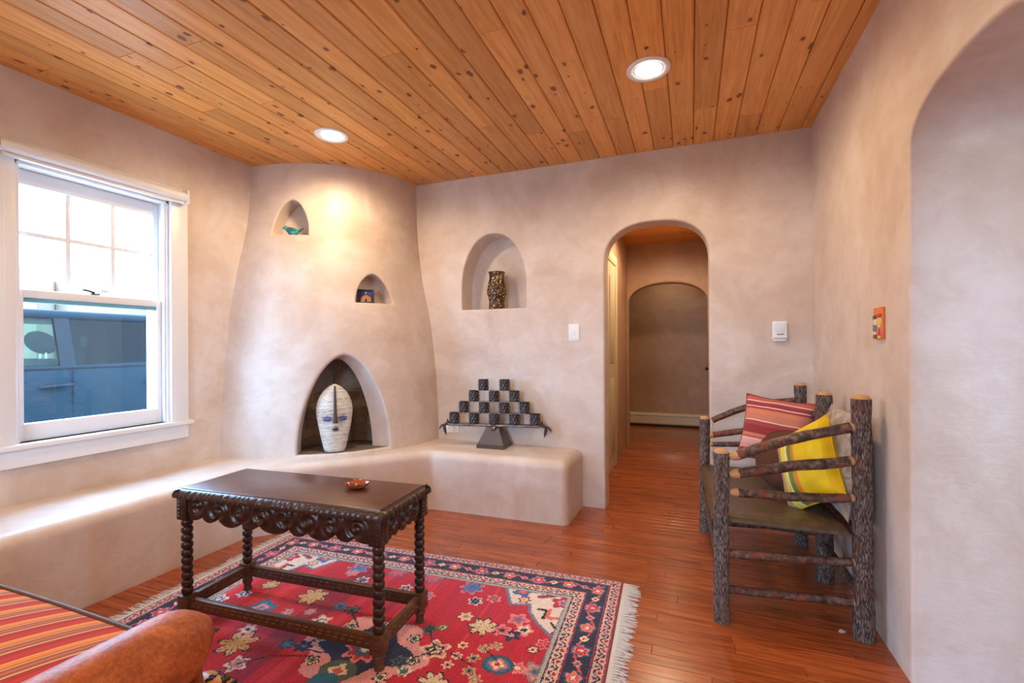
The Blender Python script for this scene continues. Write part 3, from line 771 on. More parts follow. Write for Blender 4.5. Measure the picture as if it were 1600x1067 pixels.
def mface(u, v_):
    wd = mwid(v_); a_ = pi*(u-.5)
    x_ = wd*sin(a_); dep = -(.075*(.35+.65*mwid(v_)/MW))*cos(a_)
    if .30 < v_ < .62: # hollow cheeks below the brow
        k = math.exp(-((abs(x_)-.05)/.035)**2)*math.exp(-((v_-.44)/.09)**2); dep += .016*k
    return (x_, dep, v_*MH)
mb = MB(); mb.grid(41, 46, mface); mb.grid(41, 46, lambda u, v_: (mface(u, v_)[0], .012, mface(u, v_)[2]))
mb.obj('face', wm.m, mk, 70)
mbn = MB(); mbn.tube([(0, -.062, MH*.965), (0, -.078, MH*.80), (0, -.090, MH*.60), (0, -.100, MH*.47), (0, -.104, MH*.425)], [.006, .0085, .010, .015, .018], 10)
mbn.obj('nose_ridge', simple('dark_stained_wood', lin(74,60,54), .7, bump=.3, bscale=60, var=.2), mk, 60)
mblue = simple('blue_pigment', lin(96,94,156), .8, bump=.3, bscale=90, var=.25)
for s_ in (-1, 1):
    e = MB(); bm = bmesh.new(); bmesh.ops.create_uvsphere(bm, u_segments=16, v_segments=10, radius=1)
    e.bm(bm, Matrix.Translation((s_*.052, -.062, MH*.475)) @ Matrix.Rotation(s_*.5, 4, 'Z') @ Matrix.Diagonal((.030, .012, .0105, 1)))
    eo = e.obj('eye', mblue, mk, 70)
    s2 = MB(); s2.box(s_*.052-.016, s_*.052+.016, -.0755, -.0725, MH*.475-.002, MH*.475+.002); s2.obj('eye_slit', M_BLACKPL, eo)
    MB().tube([(s_*.020, -.074, MH*.50), (s_*.05, -.070, MH*.517), (s_*.082, -.050, MH*.505)], [.004, .0045, .002], 8).obj('brow', mblue, mk, 60)
mb = MB(); bm = bmesh.new(); bmesh.ops.create_uvsphere(bm, u_segments=16, v_segments=10, radius=1)
mb.bm(bm, Matrix.Translation((0, -.066, MH*.335)) @ Matrix.Diagonal((.024, .020, .019, 1))); mo = mb.obj('mouth', simple('mauve_wood', lin(142,126,120), .8, bump=.3, bscale=60, var=.2), mk, 70)
MB().rbox(-.014, .014, -.0885, -.080, MH*.335-.006, MH*.335+.006, .002).obj('mouth_opening', M_BLACKPL, mo, 30)
MB().rbox(-.006, .006, -.012, .006, MH*.95, MH*1.28, .003).obj('crest', simple('charred_wood', lin(34,26,24), .8), mk, 30)

# ------------------------------------------------------------------ tin candle stand on the bench
M_TIN = NT('aged_tin'); v = M_TIN.coord(); n1 = M_TIN.noise(v, 40, 5, .65)
c_ = M_TIN.ramp(n1, [(.35, lin(84,78,80)), (.55, lin(132,124,124)), (.75, lin(172,160,148))]); M_TIN.bump(n1, .35, .004).set(c_, .30, .7); M_TIN = M_TIN.m
M_TIND = simple('dark_pierced_tin', lin(70,64,66), .4, .5, bump=.8, bscale=110, var=.5)
cs = thing('candle_stand', 'dark tin candle stand with a pyramid of pierced votive cups on the bench', 'candle holder', (-1.368, 3.190, BZ), radians(10.5))
hb_, ht_ = .106, .048
M_TINB = simple('smooth_dark_tin', lin(104,96,94), .3, .8, bump=.06, bscale=25, var=.22)
mb = MB()
mb.box(-hb_, hb_, -.088, .088, 0, .028); mb.obj('plinth', M_TINB, cs).rotation_euler = (0, 0, radians(-9))
mb = MB(); mb.add([(-hb_+.004,-.078,.028),(hb_-.004,-.078,.028),(hb_-.004,.078,.028),(-hb_+.004,.078,.028),(-ht_,-.035,.150),(ht_,-.035,.150),(ht_,.035,.150),(-ht_,.035,.150)],
                  [(0,1,5,4),(1,2,6,5),(2,3,7,6),(3,0,4,7),(4,5,6,7)]); mb.obj('pyramid_base', M_TINB, cs).rotation_euler = (0, 0, radians(-9))
fl = MB()
for k in range(6):
    a_ = 2*pi*k/6; fl.tube([(0, -.052, .152), (.018*cos(a_), -.056, .152+.018*sin(a_)), (.028*cos(a_), -.050, .152+.028*sin(a_))], [.006, .009, .002], 8)
fl.obj('rosette', M_TIN, cs, 50)
MB().rbox(-.345, .345, -.036, .036, .152, .168, .003).obj('tray', M_TIN, cs, 30)
pit = .1535; cw, chh = .036, .076
lev = [(5, .170), (4, .2535), (3, .337), (2, .4205)]
# one pierced cup: wall with leaf-shaped bumps and a crown of points
cup = MB(); nseg = 28
def cupf(u, v_):
    a_ = 2*pi*u; r_ = cw + .0026*sin(9*a_+v_*5)*sin(v_*15) ; z_ = v_*chh
    if v_ > .93: z_ += .005*(.5+.5*sin(14*a_))
    return (r_*cos(a_), r_*sin(a_), z_)
cup.grid(84, 15, cupf, True)
cup.grid(84, 2, lambda u, v_: ((cw-.003)*cos(2*pi*u), (cw-.003)*sin(2*pi*u), .004+v_*(chh-.006)), True)
cup.lathe([(.001, .003), (cw, .003)], 28, cap=False)
cup_me = cup.mesh('candle_cup', 60); cup_me.materials.append(M_TIND)
stud = MB()
for j, zz in enumerate((.018, .040, .060)):
    for k in range(10):
        a_ = 2*pi*(k+.5*(j % 2))/10; bm = bmesh.new(); bmesh.ops.create_icosphere(bm, subdivisions=1, radius=.0066)
        stud.bm(bm, Matrix.Translation((cw*1.03*cos(a_), cw*1.03*sin(a_), zz)))
stud_me = stud.mesh('embossed_leaf', 60); stud_me.materials.append(M_TIN)
for li, (cnt, z_) in enumerate(lev):
    xs = [(k-(cnt-1)/2)*pit*(1 if cnt > 2 else 1.05) for k in range(cnt)]
    if li: 
        MB().box(xs[0]-cw-.004, xs[-1]+cw+.004, -.030, .030, z_-.005, z_-.001).obj('shelf', M_TIN, cs)
    for x_ in xs:
        c = link('candle_cup', cup_me, None, cs, (x_, 0, z_)); link('embossed_leaf', stud_me, None, c)
    if li < 3:
        zt_ = lev[li+1][1]-.005
        for x_ in [(k-(cnt-2)/2)*pit for k in range(cnt-1)]:
            mb = MB()
            for s_ in (-1, 1): mb.box(x_+s_*.038-.0012, x_+s_*.038+.0012, .026, .030, z_-.002, zt_)
            mb.obj('upright', M_TIN, cs)
for s_ in (-1, 1):
    k = MB(); k.tube([(s_*.335, 0, .165), (s_*.362, 0, .166), (s_*.385, 0, .150), (s_*.392, 0, .120)], [.012, .015, .011, .006], 10)
    k.tube([(s_*.375, 0, .155), (s_*.402, 0, .150), (s_*.420, 0, .132), (s_*.424, 0, .115)], [.009, .008, .006, .001], 8)
    k.tube([(s_*.385, 0, .140), (s_*.380, 0, .105), (s_*.372, 0, .075)], [.010, .011, .001], 8)
    k.tube([(s_*.352, 0, .170), (s_*.360, -.006, .190), (s_*.356, -.01, .205)], [.007, .005, .001], 8)
    k.tube([(s_*.352, .01, .170), (s_*.340, .014, .188), (s_*.332, .016, .200)], [.007, .005, .001], 8)
    k.obj('leaf_finial', M_TIND, cs, 60)

# ------------------------------------------------------------------ carved table
TH = .58
tb = thing('carved_table', 'dark carved wooden table with bobbin-turned legs standing on the rug', 'table', (-1.503, 1.497, .012), radians(3.6))
tz = TH-.012
TW, TD = .985/2, .365/2
MB().rbox(-TW+.022, TW-.022, -TD+.022, TD-.022, tz-.020, tz, .004, 2).obj('tabletop', M_TOP, tb, 30)
# carved moulding round the top: an ovolo with slanted gadroon cuts and leaf bursts
def mould(L, fn, name='carved_edge', seed=0):
    nu = int(L/.004); 
    def f(u, v_):
        s = (u-.5)*L; a_ = v_*pi/2*1.15
        cut = sin((s*cos(.3)+v_*.020)*2*pi/.021) ; env = .5+.5*sin(s*2*pi/.17+seed)
        leaf = sin((abs((s/.085) % 2 - 1))*2*pi*2.5 + v_*3)
        h = .0036*cut*env + .0042*leaf*(1-env)
        r_ = .022+h*sin(pi*v_)
        inset_ = 1 - (v_ > .98)*0
        return fn(s, .022*0 + r_*sin(a_) - .0, tz-.004 - (r_*(1-cos(a_))) - .006*v_)
    mb = MB(); mb.grid(nu, 9, f)
    return mb.obj(name, M_TABLE, tb, 60)
mould(2*TW-.002, lambda s, o_, z_: (s, -(TD-.022)-o_, z_), seed=.4); mould(2*TW-.002, lambda s, o_, z_: (-s, (TD-.022)+o_, z_), seed=1.3)
mould(2*TD-.002, lambda s, o_, z_: ((TW-.022)+o_, s, z_), seed=2); mould(2*TD-.002, lambda s, o_, z_: (-(TW-.022)-o_, -s, z_), seed=2.6)
# sub-top frame under the moulding
MB().box(-TW+.012, TW-.012, -TD+.012, TD-.012, tz-.040, tz-.019).obj('top_frame', M_TABLE, tb)
LXp, LYp = .455, .148   # leg centres
def scallop(s, H):
    # half-length 0..1 towards the ends: deep lobe at the centre, smaller lobes outwards
    a = abs(s)
    lob = [(0, .17, 1.0), (.27, .10, .93), (.50, .14, 1.0), (.75, .09, .80), (.95, .12, .72)]
    d = max(dp_*math.sqrt(max(0, 1-((a-c_)/w_)**2)) if abs(a-c_) < w_ else 0 for c_, w_, dp_ in lob)
    return H*(.62+.38*d)
def relief(s, t, scr):
    h = 0
    for (cx_, ct, R_, dr, ph) in scr:
        dx, dz = s-cx_, t-ct; r_ = math.hypot(dx, dz)
        if r_ < R_:
            th_ = math.atan2(dz, dx)*dr
            h = max(h, (1-(r_/R_)**4)*(.45+.55*cos(th_+ph+r_/R_*2*pi*1.6)))
    return h
def apron(L, H, fn, ns, scr_n, name='apron', sk=1.0):
    hl = L/2; scr = []
    for k in range(scr_n):
        c_ = -hl+(k+.5)*L/scr_n; scr.append((c_, -.036 if k % 2 else -.030, L/scr_n*.62, 1 if k % 2 else -1, k*1.1))
    def f(u, v_):
        s = (u-.5)*L; hh = scallop(s/hl*sk, H); t = -hh*v_
        r_ = relief(s, t, scr); fine = .5+.5*sin((s*1.0+t*1.6)*2*pi/.012)
        e = min(1, (1-v_)*6)
        dep = .0125*r_*e + .0016*fine*e
        return fn(s, dep, tz-.040+t)
    mb = MB(); mb.grid(ns, 26, f)
    nb0 = len(mb.v)
    mb.grid(ns, 26, lambda u, v_: fn((u-.5)*L, -.014, tz-.040-scallop((u-.5)*2*sk, H)*v_))
    # close the scalloped lower edge
    lo0 = 25*ns
    for i in range(ns-1): mb.f.append((lo0+i, lo0+i+1, nb0+lo0+i+1, nb0+lo0+i))
    return mb.obj(name, M_TABLE, tb, 60)
AL, AS = 2*LXp-.052, 2*LYp-.052
apron(AL, .098, lambda s, d, z_: (s, -LYp-.012-d, z_), 190, 8); apron(AL, .098, lambda s, d, z_: (-s, LYp+.012+d, z_), 190, 8)
apron(AS, .090, lambda s, d, z_: (LXp+.012+d, s, z_), 70, 3, sk=.62); apron(AS, .090, lambda s, d, z_: (-LXp-.012-d, -s, z_), 70, 3, sk=.62)
# legs
NB = 10; zb0, zb1 = .128, tz-.128
lp = [(.016, zb0)]
for k in range(NB):
    z_a = zb0+(zb1-zb0)*k/NB; hh = (zb1-zb0)/NB
    for j in range(9):
        a_ = pi*(j+.5)/9; lp.append((.0115+.0105*sin(a_)**.8, z_a+hh*(.5-.5*cos(a_))))
lp.append((.016, zb1))
leg_me = MB().lathe(lp, 20).mesh('leg_turning', 60); leg_me.materials.append(M_TABLE)
tbk = MB().rbox(-.0255, .0255, -.0255, .0255, zb1, tz-.038, .002)
for fx, fy in ((0, -1), (1, 0), (0, 1), (-1, 0)):
    for cx_ in (-.010, .010):
        for k in range(5):
            bm = bmesh.new(); bmesh.ops.create_icosphere(bm, subdivisions=1, radius=.0048)
            tbk.bm(bm, Matrix.Translation((fx*.0255+(cx_ if fy else 0), fy*.0255+(cx_ if fx else 0), zb1+.014+k*.0145)))
tbk_me = tbk.mesh('leg_block', 40); tbk_me.materials.append(M_TABLE)
bbk_me = MB().rbox(-.025, .025, -.025, .025, .058, zb0, .002).rbox(-.015, .015, -.027, .027, .07, .115, .003).rbox(-.027, .027, -.015, .015, .07, .115, .003).mesh('stretcher_block', 30); bbk_me.materials.append(M_RAILW)
ft_me = MB().lathe([(.012, .058), (.020, .052), (.023, .042), (.018, .030), (.015, .018), (.019, .008), (.019, 0)][::-1], 18).mesh('foot', 50); ft_me.materials.append(M_RAILW)
for sx in (-1, 1):
    for sy in (-1, 1):
        lg = link('leg', leg_me, None, tb, (sx*LXp, sy*LYp, 0))
        link('leg_block', tbk_me, None, lg); link('stretcher_block', bbk_me, None, lg); link('foot', ft_me, None, lg)
# stretchers with rows of carved chips
def stretch(L, fn, out, name='stretcher'):
    mb = MB().rbox(-L/2, L/2, -.011, .011, .068, .116, .002)
    o = None
    k_ = int(L/.034)
    for r_ in range(2):
        for i in range(k_):
            x_ = -L/2+(i+.5+.25*(r_ % 2))*L/k_
            if abs(x_) < L/2-.012:
                for s_ in (-1, 1): mb.rbox(x_-.012, x_+.012, s_*.011-.003, s_*.011+.003, .079+r_*.014, .0905+r_*.014, .0028, 1)
    mb.xf(fn); return mb.obj(name, M_RAILW, tb, 40)
stretch(2*LXp-.05, Matrix.Translation((0, -LYp, 0)), -1); stretch(2*LXp-.05, Matrix.Translation((0, LYp, 0)), 1)
stretch(2*LYp-.05, Matrix.Translation((LXp, 0, 0)) @ Matrix.Rotation(pi/2, 4, 'Z'), 1); stretch(2*LYp-.05, Matrix.Translation((-LXp, 0, 0)) @ Matrix.Rotation(pi/2, 4, 'Z'), -1)
# dish on the table
ds = thing('small_dish', 'small amber wooden dish with a fluted rim on the table', 'dish', (-1.274, 1.552, TH+.0005), .4)
M_AMB = wood('amber_wood', [lin(96,40,16), lin(148,70,30), lin(188,104,50)], 3, axis=0, rvar=.05, rough=.2, coat=.5)
def dishf(u, v_):
    P_ = [(.001,.006),(.022,.007),(.036,.013),(.043,.021),(.0455,.022),(.044,.017),(.036,.006),(.020,0),(.001,0)]
    k = v_*(len(P_)-1); i = min(int(k), len(P_)-2); t = k-i; r_ = P_[i][0]*(1-t)+P_[i+1][0]*t; z_ = P_[i][1]*(1-t)+P_[i+1][1]*t
    a_ = 2*pi*u; r2 = r_*(1+.05*sin(9*a_)*(r_/.045)**2); return (r2*1.06*cos(a_), r2*.92*sin(a_), z_)
MB().grid(72, 33, dishf, True).obj('bowl', M_AMB, ds, 60)
MB().lathe([(.001,.007),(.010,.008),(.013,.013),(.009,.018),(.001,.020)], 18, (.006, .002, 0), False).obj('carved_boss', M_AMB, ds, 60)

# ------------------------------------------------------------------ rug
RL_, RW_ = 1.99, 1.75
rug = thing('area_rug', 'red oriental wool rug with navy border and white fringe', 'rug', (-1.265, 1.384, .0015), .0458)
res = .0042; NX, NY = int(RL_/res), int(RW_/res)
gx = (np.arange(NX)+.5)/NX*RL_-RL_/2; gy = (np.arange(NY)+.5)/NY*RW_-RW_/2
GX, GY = np.meshgrid(gx, gy)
prng = np.random.RandomState(5)
def C(*c): return np.array(lin(*c))
RED, RED2, RED3, PINK, ROSE = C(186,10,34), C(204,40,48), C(158,6,32), C(222,128,124), C(206,84,92)
NAVY, BLACK, IVORY, TAN, TEAL, BLUE, GREEN, GREY, CREAM, MAG, ORG = C(30,32,62), C(30,22,32), C(222,200,182), C(206,164,110), C(38,96,112), C(66,104,150), C(84,94,78), C(140,122,122), C(228,208,168), C(146,34,84), C(220,112,70)
IMG = np.zeros((NY, NX, 3)); IMG[:] = RED
# abrash: bands across the length
ab = np.interp(GX[0], np.linspace(-1, 1, 26), prng.uniform(0, 1, 26))
ab = np.repeat(ab[None], NY, 0)
IMG = np.where((ab > .62)[..., None], RED2, IMG); IMG = np.where((ab < .22)[..., None], RED3*.7+MAG*.15, IMG); IMG = np.where((ab > .86)[..., None], RED2*.75+PINK*.25, IMG)
IMG *= (1+.12*prng.randn(1, NX, 1)).clip(.75, 1.25)
DX, DY = prng.randn(NY, NX)*.0012, prng.randn(NY, NX)*.0012     # knotted, slightly stepped outlines
QX, QY = np.round((GX+DX)/.0075)*.0075*.5+(GX+DX)*.5, np.round((GY+DY)/.0075)*.0075*.5+(GY+DY)*.5
def pt(mask, col): IMG[mask] = col
def loc_(cx_, cy_, rot=0):
    x_, y_ = QX-cx_, QY-cy_; c_, s_ = cos(rot), sin(rot); return x_*c_+y_*s_, -x_*s_+y_*c_
def ell(cx_, cy_, rx, ry, col, rot=0):
    x_, y_ = loc_(cx_, cy_, rot); pt((x_/rx)**2+(y_/ry)**2 < 1, col)
def petal(cx_, cy_, r, n, cols, rot=0, depth=.35, sq=1):
    x_, y_ = loc_(cx_, cy_, rot); y_ = y_/sq; rr = np.hypot(x_, y_); th_ = np.arctan2(y_, x_)
    for k, col in enumerate(cols):
        R_ = r*(1-k/len(cols)); pt(rr < R_*(1-depth*(.5-.5*np.cos(n*th_))), col)
def leafburst(cx_, cy_, r, fill, line, rot=0):
    x_, y_ = loc_(cx_, cy_, rot); rr = np.hypot(x_, y_); th_ = np.arctan2(y_, x_)
    sh = .45+.55*np.abs(np.cos(3.5*th_))**1.0; pt(rr < r*sh, line); pt(rr < (r-.007)*sh-.002, fill)
    pt((rr < r*.8*sh) & (np.abs(np.sin(7*th_)) < .16) & (rr > r*.2), line)
def poly(P, col):
    m_ = np.zeros(GX.shape, bool); n = len(P)
    for i in range(n):
        (x1, y1), (x2, y2) = P[i-1], P[i]
        if y1 == y2: continue
        m_ ^= ((y1 > QY) != (y2 > QY)) & (QX < (x2-x1)*(QY-y1)/(y2-y1)+x1)
    pt(m_, col)
def line(P, w_, col):
    for (x1, y1), (x2, y2) in zip(P, P[1:]):
        L2 = (x2-x1)**2+(y2-y1)**2+1e-12; t = np.clip(((QX-x1)*(x2-x1)+(QY-y1)*(y2-y1))/L2, 0, 1)
        pt(np.hypot(QX-x1-t*(x2-x1), QY-y1-t*(y2-y1)) < w_, col)
# corner spandrels (ivory), four-fold
SPN = [(.455,.70),(.47,.655),(.538,.52),(.592,.537),(.618,.548),(.635,.488),(.681,.424),(.738,.37),(.80,.318),(.83,.318),(.83,.70)]
for sx in (1, -1):
    for sy in (1, -1):
        Q = [(sx*a_, sy*b_) for a_, b_ in SPN]; poly(Q, IVORY); line(Q[:9], .007, BLUE*.55+GREY*.45)
        petal(sx*.755, sy*.60, .055, 5, [C(170,34,48), C(170,34,48), PINK, BLUE], .3); petal(sx*.80, sy*.665, .04, 5, [BLUE, ROSE])
        petal(sx*.80, sy*.38, .045, 4, [C(150,30,44), C(150,30,44), BLACK], .2); petal(sx*.585, sy*.575, .032, 6, [BLACK*.5+ROSE*.5, CREAM, ROSE])
        petal(sx*.56, sy*.64, .05, 4, [BLUE, BLUE*.8, ROSE, PINK], .5)
        line([(sx*.645, sy*.62), (sx*.705, sy*.645)], .013, C(150,50,62)); 
        line([(sx*.665,sy*.52),(sx*.70,sy*.52),(sx*.70,sy*.46)], .007, BLACK); line([(sx*.715,sy*.53),(sx*.715,sy*.47),(sx*.77,sy*.48)], .010, ORG*.6+ROSE*.4)
        line([(sx*.74,sy*.44),(sx*.76,sy*.41),(sx*.78,sy*.44)], .005, BLACK)
        # blue half palmettes reaching from the side border
        leafburst(sx*.318, sy*.60, .062, BLUE, PINK, .6); leafburst(sx*.10, sy*.63, .06, ROSE, TEAL, .2)
# medallion in the middle
MD = [(.11+.24*cos(a_)*(1+.12*cos(6*a_)), .06+.19*sin(a_)*(1+.12*cos(6*a_))) for a_ in np.linspace(0, 2*pi, 60, endpoint=False)]
poly(MD, C(226,150,142)); 
poly([(.11+.17*cos(a_)*(1+.2*cos(4*a_)), .06+.13*sin(a_)*(1+.2*cos(4*a_))) for a_ in np.linspace(0, 2*pi, 60, endpoint=False)], NAVY)
petal(.11, .06, .085, 8, [ORG*.5+PINK*.5, RED, TEAL, CREAM])
for a_ in np.linspace(0, 2*pi, 8, endpoint=False): petal(.11+.205*cos(a_), .06+.16*sin(a_), .03, 5, [BLACK, CREAM, GREEN, BLACK])
for (x_, y_, r_) in ((.48,.33,.066), (-.385,-.06,.082), (-.35,.308,.078), (.435,-.02,.06), (-.62,.33,.05)): leafburst(x_, y_, r_, TAN*.4+CREAM*.6 if x_ > 0 else TAN, BLACK, x_*3)
for (x_, y_, r_, cs_) in (
    (.605,.42,.05,[PINK,ROSE,BLUE]), (.648,.358,.045,[PINK,CREAM,NAVY]), (.61,.311,.042,[NAVY,NAVY,PINK]), (.563,.331,.042,[PINK,ROSE,BLACK]), (.387,.373,.034,[CREAM,TAN,GREY]),
    (.379,.496,.038,[IVORY,NAVY,NAVY,BLUE]), (.451,.541,.036,[PINK,C(160,40,60),GREY]), (.537,.201,.027,[TAN,GREY,TAN]), (.578,.23,.028,[TAN,GREY,TAN]), (.522,.139,.027,[TAN,GREY,BLACK]),
    (.533,.071,.028,[TAN,GREY,BLACK]), (.568,.039,.027,[TAN,GREY,TAN]), (.755,.139,.056,[GREY,PINK,GREY,TEAL]), (.691,.139,.036,[PINK,ROSE,CREAM]), (.716,.251,.03,[BLACK*.5+RED3*.5,CREAM,RED3]),
    (.747,.296,.036,[PINK,RED,RED,PINK,RED]), (-.281,-.153,.045,[IVORY,GREY,PINK,GREY]), (-.194,-.007,.034,[NAVY,TEAL,BLUE]), (-.126,.003,.04,[NAVY,BLACK,BLUE]), (-.173,.275,.036,[TEAL,BLUE,NAVY]),
    (-.105,.271,.038,[NAVY,GREEN,BLACK]), (-.176,.158,.05,[PINK,CREAM,BLUE,CREAM]), (-.671,.228,.034,[IVORY,NAVY,IVORY]), (-.742,.153,.045,[IVORY,BLUE,IVORY]), (-.316,.548,.038,[PINK,GREY,PINK]), (-.225,.502,.038,[IVORY,NAVY,BLUE]),
    (.285,.246,.036,[GREEN,BLACK,GREEN]), (.329,.274,.026,[GREEN,CREAM,GREEN]), (.276,.037,.038,[GREEN,BLACK,TEAL]), (.316,.001,.03,[CREAM,TEAL,GREEN]), (.365,.138,.062,[CREAM,PINK,BLACK,CREAM,TEAL]),
    (.453,.194,.024,[CREAM,PINK,BLACK]), (.457,.133,.024,[CREAM,PINK,BLACK]), (.447,.078,.024,[CREAM,PINK,BLACK]), (.15,.47,.04,[PINK,BLUE,PINK]), (.02,.50,.036,[IVORY,NAVY,PINK]), (-.05,.40,.04,[CREAM,ROSE,BLACK]),
    (-.42,.02,.04,[PINK,CREAM,NAVY]), (-.56,-.05,.05,[NAVY,BLUE,IVORY]), (-.30,.43,.03,[GREY,PINK]), (-.44,.43,.032,[GREY,NAVY,PINK]), (-.27,.20,.03,[GREY,PINK,GREY]), (-.36,.17,.03,[GREY,PINK,GREY])):
    petal(x_, y_, r_, 5 if r_ > .04 else 6, cs_, x_*7+y_*5, .38)
ell(.618, .134, .060, .050, TEAL*.7+BLACK*.3); ell(.618, .134, .045, .037, BLUE); petal(.618, .134, .036, 4, [ORG, CREAM, MAG]); ell(.09,-.07,.07,.055,GREEN); petal(.09,-.07,.04,4,[CREAM,ROSE])
ell(.08, -.13, .055, .045, TEAL); petal(-.50, .16, .07, 4, [TEAL, BLUE, PINK, BLUE], .4)
for P in ([(.285,.246),(.33,.18),(.365,.138)], [(.276,.037),(.33,.09),(.365,.138)], [(.43,.14),(.53,.10)], [(.54,.20),(.60,.16)], [(-.19,0),(-.05,-.01),(.03,.02)], [(-.11,.27),(-.06,.22),(0,.17)], [(-.28,-.15),(-.20,-.08),(-.05,-.03)]): line(P, .0035, BLACK)
# lower half (near the sofa): mirrored scatter
for (x_, y_, r_) in ((.5,-.3,.07),(-.4,-.4,.08),(.3,-.45,.06),(-.1,-.42,.06)): leafburst(x_, y_, r_, TAN, BLACK, x_)
for k in range(36):
    x_, y_ = prng.uniform(-.7, .7), prng.uniform(-.62, -.2); petal(x_, y_, prng.uniform(.024,.042), 5, [[PINK,CREAM,NAVY],[GREY,TAN,BLACK],[NAVY,IVORY,BLUE],[GREEN,BLACK,TEAL]][k % 4], k)
# borders
bdx, bdy = RL_/2-np.abs(QX), RW_/2-np.abs(QY); BD = np.minimum(bdx, bdy); along = np.where(bdx < bdy, QY, QX)
def band(a_, b_, col): pt((BD >= a_) & (BD < b_), col)
band(-1, .012, BLACK*.6+ROSE*.4); band(.012, .052, IVORY*.55+ROSE*.4); band(.052, .058, BLACK); band(.058, .064, MAG*.6+RED*.4)
band(.064, .150, NAVY*.6+BLACK*.4); band(.150, .156, MAG*.6+RED*.4); band(.156, .160, BLACK); band(.160, .205, IVORY*.6+ROSE*.25+TAN*.15); band(.205, .209, BLACK); band(.209, .224, IVORY*.55+BLUE*.25); band(.224, .230, C(110,96,104))
# guard meanders
for (c_, am, per, cl) in ((.032, .012, .062, BLACK), (.182, .013, .066, BLACK)):
    pt((np.abs(BD-c_-am*np.sin(along*2*pi/per)) < .0042), cl)
    ph = (along/per) % 1.0
    for q_, col in ((.25, RED3), (.75, TEAL*.6+BLACK*.4)):
        d_ = np.hypot((ph-q_)*per, BD-(c_ - (am*.55 if q_ < .5 else -am*.55))); pt(d_ < .0075, col)
# main border: zigzag vine with rosettes
tri = np.abs(((along/.30) % 1)*2-1); zz = .107+(tri-.5)*.062
pt((np.abs(BD-zz) < .0085) & (BD > .064) & (BD < .150), BLACK); pt((np.abs(BD-zz) < .0052) & (BD > .064) & (BD < .150), ROSE)
def bord_fl(ctr, r_, cols, n):
    per = .15; ph = ((along-ctr) % .30); d0 = np.where(ph > .15, ph-.30, ph); 
    rr = np.hypot(d0, BD-.107); th_ = np.arctan2(BD-.107, d0)
    for k, col in enumerate(cols): pt((rr < r_*(1-k/len(cols))*(1-.28*(.5-.5*np.cos(n*th_)))) & (BD > .062) & (BD < .152), col)
bord_fl(.0, .043, [BLUE*.5+NAVY*.5, PINK, RED, ROSE, CREAM], 6); bord_fl(.15, .043, [TEAL*.4+NAVY*.6, ORG*.5+PINK*.5, ROSE, CREAM], 5)
bord_fl(.075, .018, [CREAM, RED3], 4); bord_fl(.225, .018, [PINK, TEAL], 4)
IMG *= (1+.10*prng.randn(NY, NX, 1)).clip(.7, 1.3); IMG = IMG.clip(0, 1)
# woven mesh with thickness; pile is slightly uneven
V = np.zeros((NY+1, NX+1, 3)); V[..., 0] = np.linspace(-RL_/2, RL_/2, NX+1)[None]; V[..., 1] = np.linspace(-RW_/2, RW_/2, NY+1)[:, None]
V[..., 2] = .0095+prng.rand(NY+1, NX+1)*.0012
edge = np.zeros((NY+1, NX+1), bool); edge[0] = edge[-1] = True; edge[:, 0] = edge[:, -1] = True
V[..., 2][edge] = 0
idx = np.arange((NY+1)*(NX+1)).reshape(NY+1, NX+1)
F = np.stack([idx[:-1, :-1], idx[:-1, 1:], idx[1:, 1:], idx[1:, :-1]], -1).reshape(-1, 4)
me = bpy.data.meshes.new('pile'); me.vertices.add(V.size//3); me.vertices.foreach_set('co', V.reshape(-1).astype(np.float32))
me.loops.add(F.size); me.loops.foreach_set('vertex_index', F.reshape(-1).astype(np.int32)); me.polygons.add(len(F)); me.polygons.foreach_set('loop_start', np.arange(0, F.size, 4).astype(np.int32))
me.update(); me.validate()
at = me.attributes.new('weave', 'FLOAT_COLOR', 'CORNER'); col4 = np.ones((NY*NX, 4, 4), np.float32); col4[:, :, :3] = IMG.reshape(-1, 1, 3); at.data.foreach_set('color', col4.reshape(-1))
me.polygons.foreach_set('use_smooth', [True]*len(F))
rm = NT('rug_wool'); an = rm.node('ShaderNodeAttribute', attribute_name='weave'); rm.set(an.outputs['Color'], .95, 0, .15, sheen=.25); rm.bump(rm.noise(rm.coord(), 420, 2), .4, .003)
link('pile', me, rm.m, rug)
M_FR = simple('white_cotton', lin(214,208,204), .9, bump=.3, bscale=200, var=.08)
for sx in (-1, 1):
    fb_ = MB(); fb_.rbox(min(sx*RL_/2, sx*(RL_/2+.016)), max(sx*RL_/2, sx*(RL_/2+.016)), -RW_/2+.004, RW_/2-.004, 0, .006, .002); 
    fo = fb_.obj('fringe_band', M_FR, rug, 30)
    fr_ = MB(); y_ = -RW_/2+.006; fk = random.Random(9+sx)
    while y_ < RW_/2-.006:
        ln = .058+.022*noise.noise(Vector((y_*6, sx*3, 0)))+fk.uniform(-.012, .012); dr_ = .35*noise.noise(Vector((y_*9, 7+sx, 2)))+fk.uniform(-.25, .25)
        x0_ = sx*(RL_/2+.012)
        P = [(x0_, y_, .004), (x0_+sx*ln*.4, y_+dr_*ln*.3, .0045), (x0_+sx*ln*.75, y_+dr_*ln*.75, .003), (x0_+sx*ln, y_+dr_*ln, .0015)]
        fr_.tube(P, [.0018, .0017, .0014, .0008], 4, True); y_ += fk.uniform(.0028, .0046)
    f2 = fr_.obj('fringe', M_FR, rug, 60); f2['kind'] = 'stuff'
tag(MB().add([(0,0,.001),(.02,.004,.004),(.026,.018,.002),(.008,.022,.006),(-.004,.012,.0015)], [(0,1,2,3,4)]).obj('paper_scrap', simple('scrap_paper', lin(222,206,200), .8)), 'tiny scrap of pale paper on the floor by the rustic bench', 'paper scrap').location = (.55, 2.21, .0005)

